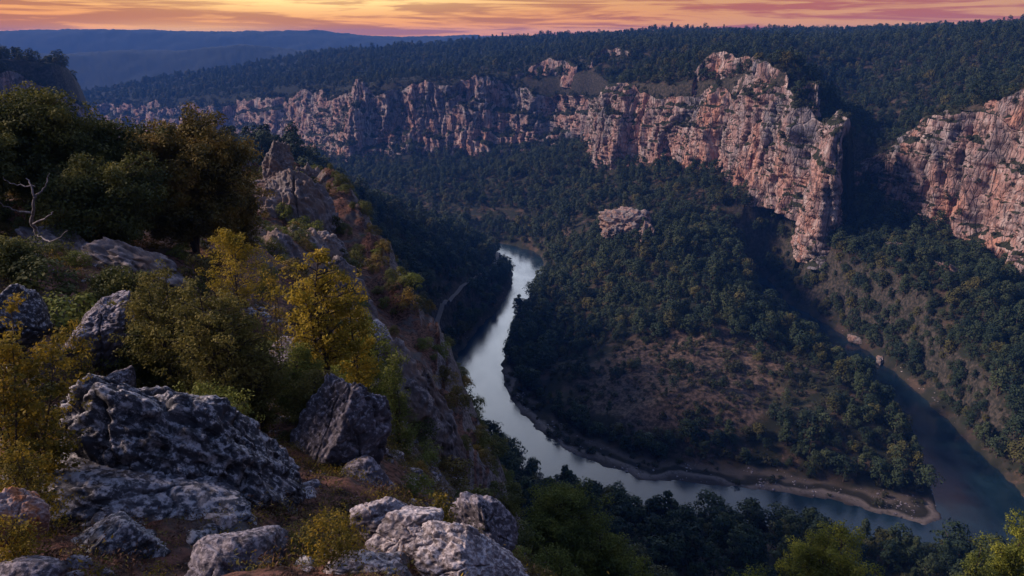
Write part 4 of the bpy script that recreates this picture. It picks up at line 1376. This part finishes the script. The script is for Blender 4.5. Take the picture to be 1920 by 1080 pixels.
# the olive thicket
plant('shrub', 345, 800, 485, 14.5, 170, M_olive, 'tall olive shrub at the left of the thicket, behind the big boulder', 'shrub', 311, 6, 26, 90, 0.042, 0.12, 0.12)
plant('shrub', 430, 850, 520, 13.5, 190, M_olive, 'tall olive shrub in the middle of the thicket', 'shrub', 312, 7, 28, 90, 0.040, 0.12, 0.10)
plant('shrub', 500, 830, 590, 14, 150, M_olive, 'olive shrub at the right of the thicket, left of the pointed rock', 'shrub', 313, 6, 24, 90, 0.042, 0.12, 0.08)
plant('shrub', 455, 640, 425, 21, 100, M_yel, 'small yellow green tree behind the olive thicket', 'shrub', 314, 3, 18, 130, 0.045, 0.16, 0.3, single=True)
plant('shrub', 400, 900, 730, 11.8, 190, M_dgreen, 'low dark green growth at the foot of the thicket', 'shrub', 315, 8, 16, 120, 0.032, 0.12, 0.03)
plant('shrub', 560, 780, 640, 15, 110, M_dgreen, 'dark green bush at the left foot of the yellow tree', 'shrub', 316, 6, 16, 130, 0.036, 0.13, 0.03)
plant('shrub', 580, 800, 690, 14, 120, M_olive, 'olive growth right behind the pointed grey rock', 'shrub', 317, 6, 14, 120, 0.034, 0.12, 0.03)
plant('sapling', 530, 700, 490, 16.5, 62, M_amber, 'thin orange leaved sapling left of the yellow tree', 'sapling', 321, 2, 13, 60, 0.035, 0.11, 0.35, single=True, trunk_r=0.018)
plant('yellow_tree', 612, 722, 456, 16, 165, M_yel, 'airy yellow tree with a dark forked trunk', 'tree', 322, 4, 30, 80, 0.052, 0.125, 0.28, trunk_r=0.055, lean=0.1)
plant('yellow_tree', 668, 740, 510, 16.8, 100, M_yel, 'yellow tree crowded against the right side of the airy one', 'tree', 323, 3, 20, 90, 0.050, 0.13, 0.25, trunk_r=0.03)
plant('shrub', 690, 760, 590, 18, 130, M_green, 'yellow green bush on the brink right of the yellow tree', 'shrub', 324, 6, 20, 150, 0.042, 0.17, 0.08)
plant('shrub', 745, 740, 650, 19, 80, M_dgreen, 'rounded dark green bush at the outer end of the brink', 'shrub', 325, 5, 14, 120, 0.042, 0.15, 0.05)
plant('shrub', 700, 860, 745, 20, 80, M_dgreen, 'dark green bush in a cleft of the broad crag', 'shrub', 326, 5, 16, 120, 0.042, 0.16, 0.05)
# lower left
plant('amber_shrub', 95, 900, 540, 8.2, 190, M_amber, 'tall amber leaved shrub at the left edge', 'shrub', 331, 6, 24, 55, 0.036, 0.08, 0.12, trunk_r=0.018)
plant('amber_shrub', 35, 930, 640, 7.6, 150, M_amber, 'amber shrub cut by the left edge above the rust stained rock', 'shrub', 332, 5, 18, 46, 0.034, 0.075, 0.08, trunk_r=0.016)
plant('amber_shrub', 165, 760, 590, 12.5, 70, M_amber, 'small rust orange sprigs against the steep grey rock', 'shrub', 333, 4, 10, 50, 0.032, 0.09, 0.2, trunk_r=0.012)
plant('amber_shrub', 85, 1000, 830, 7.2, 130, M_amber, 'low rusty undergrowth left of the big spotted boulder', 'shrub', 334, 6, 12, 50, 0.024, 0.07, 0.03, trunk_r=0.010)
plant('amber_shrub', 40, 1090, 960, 6.0, 110, M_amber, 'orange dry growth in the bottom left corner', 'shrub', 335, 6, 12, 45, 0.020, 0.06, 0.03, trunk_r=0.008)
plant('sprigs', 640, 1090, 955, 7.0, 150, M_amber, 'yellow sprigs among the pale rocks at the bottom', 'small plant', 336, 7, 10, 34, 0.022, 0.06, 0.10, trunk_r=0.006)
plant('sprigs', 580, 1060, 985, 7.6, 90, M_olive, 'thin olive sprigs on the brown soil left of the yellow ones', 'small plant', 337, 5, 8, 34, 0.022, 0.06, 0.10, trunk_r=0.006)
plant('sprigs', 825, 985, 915, 9.4, 66, M_amber, 'yellow tuft growing behind the pale blocky rock', 'small plant', 338, 5, 9, 40, 0.026, 0.07, 0.05, trunk_r=0.007)
plant('sprigs', 885, 1030, 975, 9.4, 50, M_olive, 'olive tuft in front of the dark rock ridge', 'small plant', 339, 4, 8, 34, 0.024, 0.06, 0.05, trunk_r=0.006)
# tree tops rising from the ledge below
plant('pine_tree', 1045, 1230, 918, 37, 170, M_dgreen, 'olive green round topped tree at the bottom, right of the pale rocks', 'tree', 341, 5, 34, 260, 0.085, 0.38, 0.2, trunk_r=0.10)
plant('pine_tree', 1120, 1260, 985, 36, 130, M_dgreen, 'lower olive tree tucked against the round topped one', 'tree', 342, 5, 26, 240, 0.085, 0.36, 0.2, trunk_r=0.09)
plant('pine_tree', 1530, 1240, 962, 33, 175, M_green, 'bright yellow green pine at the bottom edge', 'tree', 343, 5, 36, 280, 0.075, 0.34, 0.2, trunk_r=0.10)
plant('pine_tree', 1400, 1240, 1050, 32, 110, M_green, 'low yellow green tree top left of the bright pine', 'tree', 344, 4, 20, 220, 0.075, 0.3, 0.2, trunk_r=0.08)
plant('pine_tree', 1855, 1240, 936, 37, 120, M_green, 'tall narrow green pine in the bottom right corner', 'tree', 345, 4, 34, 240, 0.08, 0.32, 0.2, trunk_r=0.10, cone=0.6)
plant('pine_tree', 1790, 1250, 1010, 36, 90, M_dgreen, 'dark tree top left of the tall narrow pine', 'tree', 346, 4, 20, 220, 0.08, 0.3, 0.2, trunk_r=0.08)
plant('pine_tree', 1930, 1250, 980, 36, 110, M_dgreen, 'dark tree top cut by the right edge', 'tree', 347, 4, 22, 220, 0.08, 0.3, 0.2, trunk_r=0.08)
plant('pine_tree', 1195, 1230, 1042, 32, 90, M_green, 'yellowish low tree top between the olive trees and the bright pine', 'tree', 348, 4, 18, 200, 0.07, 0.28, 0.2, trunk_r=0.08)
plant('pine_tree', 1040, 1230, 1030, 31, 110, M_dgreen, 'green tree top at the bottom edge under the round topped tree', 'tree', 349, 4, 18, 200, 0.07, 0.28, 0.2, trunk_r=0.08)


def branches(name, pts, label, cat, r0):
    parts = []
    for br, k in pts:
        P = np.array([at(*q) for q in br])
        C = catmull(P, 6)
        C[1:] += np.random.default_rng(len(parts)).normal(size=(len(C) - 1, 3)) * 0.015
        parts.append(tube(C, np.linspace(r0 * k, r0 * k * 0.2, len(C)), 6))
    V, Fq = join(parts)
    c = V[:6].mean(0)
    o = link(name, mesh_np(name, V - c, Fq), [M_dead], loc=tuple(c))
    tag(o, label, cat)


branches('dead_tree', [
    ([(70, 440, 19), (60, 410, 18.5), (64, 370, 18), (50, 335, 18)], 1.0),
    ([(62, 400, 18.5), (30, 395, 18), (-5, 378, 17.5)], 0.6),
    ([(64, 372, 18), (85, 350, 18), (92, 325, 18)], 0.5),
    ([(62, 420, 18.5), (90, 405, 18), (100, 398, 18)], 0.5),
    ([(66, 350, 18), (25, 345, 18), (5, 332, 18)], 0.4),
    ([(70, 440, 19), (95, 452, 18), (128, 432, 17.5)], 0.5)],
    'bare grey dead branches in front of the evergreens at the left', 'dead tree', 0.055)

# ------------------------------------------------------------------ litter, tufts and stones on the spur
def small_protos():
    c1 = bpy.data.collections.new('tuft_kinds'); c2 = bpy.data.collections.new('stone_kinds'); c3 = bpy.data.collections.new('brush_kinds')
    for k in range(4):
        r = np.random.default_rng(400 + k)
        n = 90
        C = r.normal(size=(n, 3)) * [0.10, 0.10, 0.05]; C[:, 2] = np.abs(C[:, 2])
        V, Fq = leaves(C, r.normal(size=(n, 3)) + [0, 0, 0.5], 0.030, r, 0.35, 0.6)
        me = mesh_np('tuft', V, Fq, False); me.materials.append([M_amber, M_olive, M_dry, M_dry][k])
        c1.objects.link(bpy.data.objects.new('tuft_kind_%d' % k, me))
        V, Fq = ico(3)
        nr = r.normal(size=(8, 3)); nr /= np.linalg.norm(nr, axis=1)[:, None]
        dt = V @ nr.T
        q = np.minimum(np.where(dt > 0.05, r.uniform(0.6, 1, 8) / np.maximum(dt, 0.05), 9).min(1), 1.1)
        P = V * q[:, None] * (1 + 0.15 * perlin(V[:, 0] * 3 + k, V[:, 1] * 3, V[:, 2] * 3))[:, None] * [0.13, 0.10, 0.07]
        me = mesh_np('stone', P, Fq); me.materials.append([M_violet, M_pale, M_lichen, M_violet][k])
        c2.objects.link(bpy.data.objects.new('stone_kind_%d' % k, me))
        V, Fq = clump_crown(r, 1.3, 0.9, 0.0, 12, 130, 0.075, 'round')
        me = mesh_np('brush', V, Fq, False); me.materials.append([M_oak, M_dgreen, M_oak2, M_oak][k])
        c3.objects.link(bpy.data.objects.new('brush_kind_%d' % k, me))
    return c1, c2, c3


M_dry = mat_leaf('dry_litter', [(0.035, 0.020, 0.014), (0.09, 0.050, 0.035), (0.16, 0.09, 0.06)], 0.1, sc=6, obj_rand=True)
c1, c2, c3 = small_protos()


def spur_scatter(name, coll, step, rmin, rmax, az, thr, smin, smax, seed, sink):
    r = np.random.default_rng(seed)
    X, Y = jitter_grid(step, rmin, rmax, az, r)
    s2 = sdist(REG_N, X, Y)
    den = np.clip(0.5 + 0.35 * (s2 < 1) * (rmin > 14) + 1.4 * fbm(X / (rmin * 0.12 + 1.2), Y / (rmin * 0.12 + 1.2), seed, 3) - thr, 0, 1)
    ok = (s2 > -13) & (r.uniform(size=len(X)) < den)
    X, Y = X[ok], Y[ok]
    Z = height(X, Y)
    s = smin + (smax - smin) * r.uniform(size=len(X)) ** 2
    P = np.c_[X, Y, Z - sink]
    scatter(name, P, r.integers(0, 4, len(X)), np.c_[s, s, s * r.uniform(0.7, 1.2, len(s))], r.uniform(0, 6.28, len(X)), coll)
    print(name, len(X))


spur_scatter('dry_tufts', c1, 0.12, 4, 24, 42, -0.1, 0.4, 1.5, 51, 0.02)
spur_scatter('loose_stones', c2, 0.20, 4, 24, 42, 0.1, 0.15, 1.5, 52, 0.02)
spur_scatter('brushwood', c3, 1.1, 17, 110, 44, 0.22, 0.3, 1.1, 53, 0.1)
spur_scatter('low_brush', c3, 0.6, 11, 19, 42, 0.35, 0.15, 0.45, 54, 0.03)


def shore_stones():
    r = np.random.default_rng(61)
    X, Y = jitter_grid(0.9, 150, 420, 40, r)
    k = (spit_mask(X, Y) > 0.3) | ((np.abs(sdist(RIV, X, Y) + 2.0) < 2.2) & (r.uniform(size=len(X)) < 0.35))
    X, Y = X[k], Y[k]
    k = r.uniform(size=len(X)) < np.clip(0.04 + 0.7 * fbm(X / 7, Y / 7, 2.6, 2), 0.01, 0.4)
    X, Y = X[k], Y[k]
    s = 1.2 + 3.6 * r.uniform(size=len(X)) ** 3
    scatter('shore_stones', np.c_[X, Y, height(X, Y) + 0.02], r.integers(0, 4, len(X)), np.c_[s, s * r.uniform(.7, 1.3, len(s)), s * 0.8], r.uniform(0, 6.28, len(X)), c2)
shore_stones()

# ------------------------------------------------------------------ haze
def build_haze():
    bpy.ops.mesh.primitive_cube_add(size=1)
    o = bpy.context.object
    o.name = 'haze'
    o.scale = (9600, 9600, 238)
    o.location = (0, 0, 170 - 119 )
    m = bpy.data.materials.new('haze'); m.use_nodes = True
    t = NT(m.node_tree); t.n.clear()
    out = t.node('ShaderNodeOutputMaterial')
    v = t.node('ShaderNodeVolumePrincipled')
    v.inputs['Color'].default_value = (0.085, 0.30, 1.0, 1)
    v.inputs['Density'].default_value = 1.3e-4
    v.inputs['Anisotropy'].default_value = 0.0
    t.l.new(v.outputs[0], out.inputs['Volume'])
    o.data.materials.append(m)
    tag(o, kind='stuff')


build_haze()
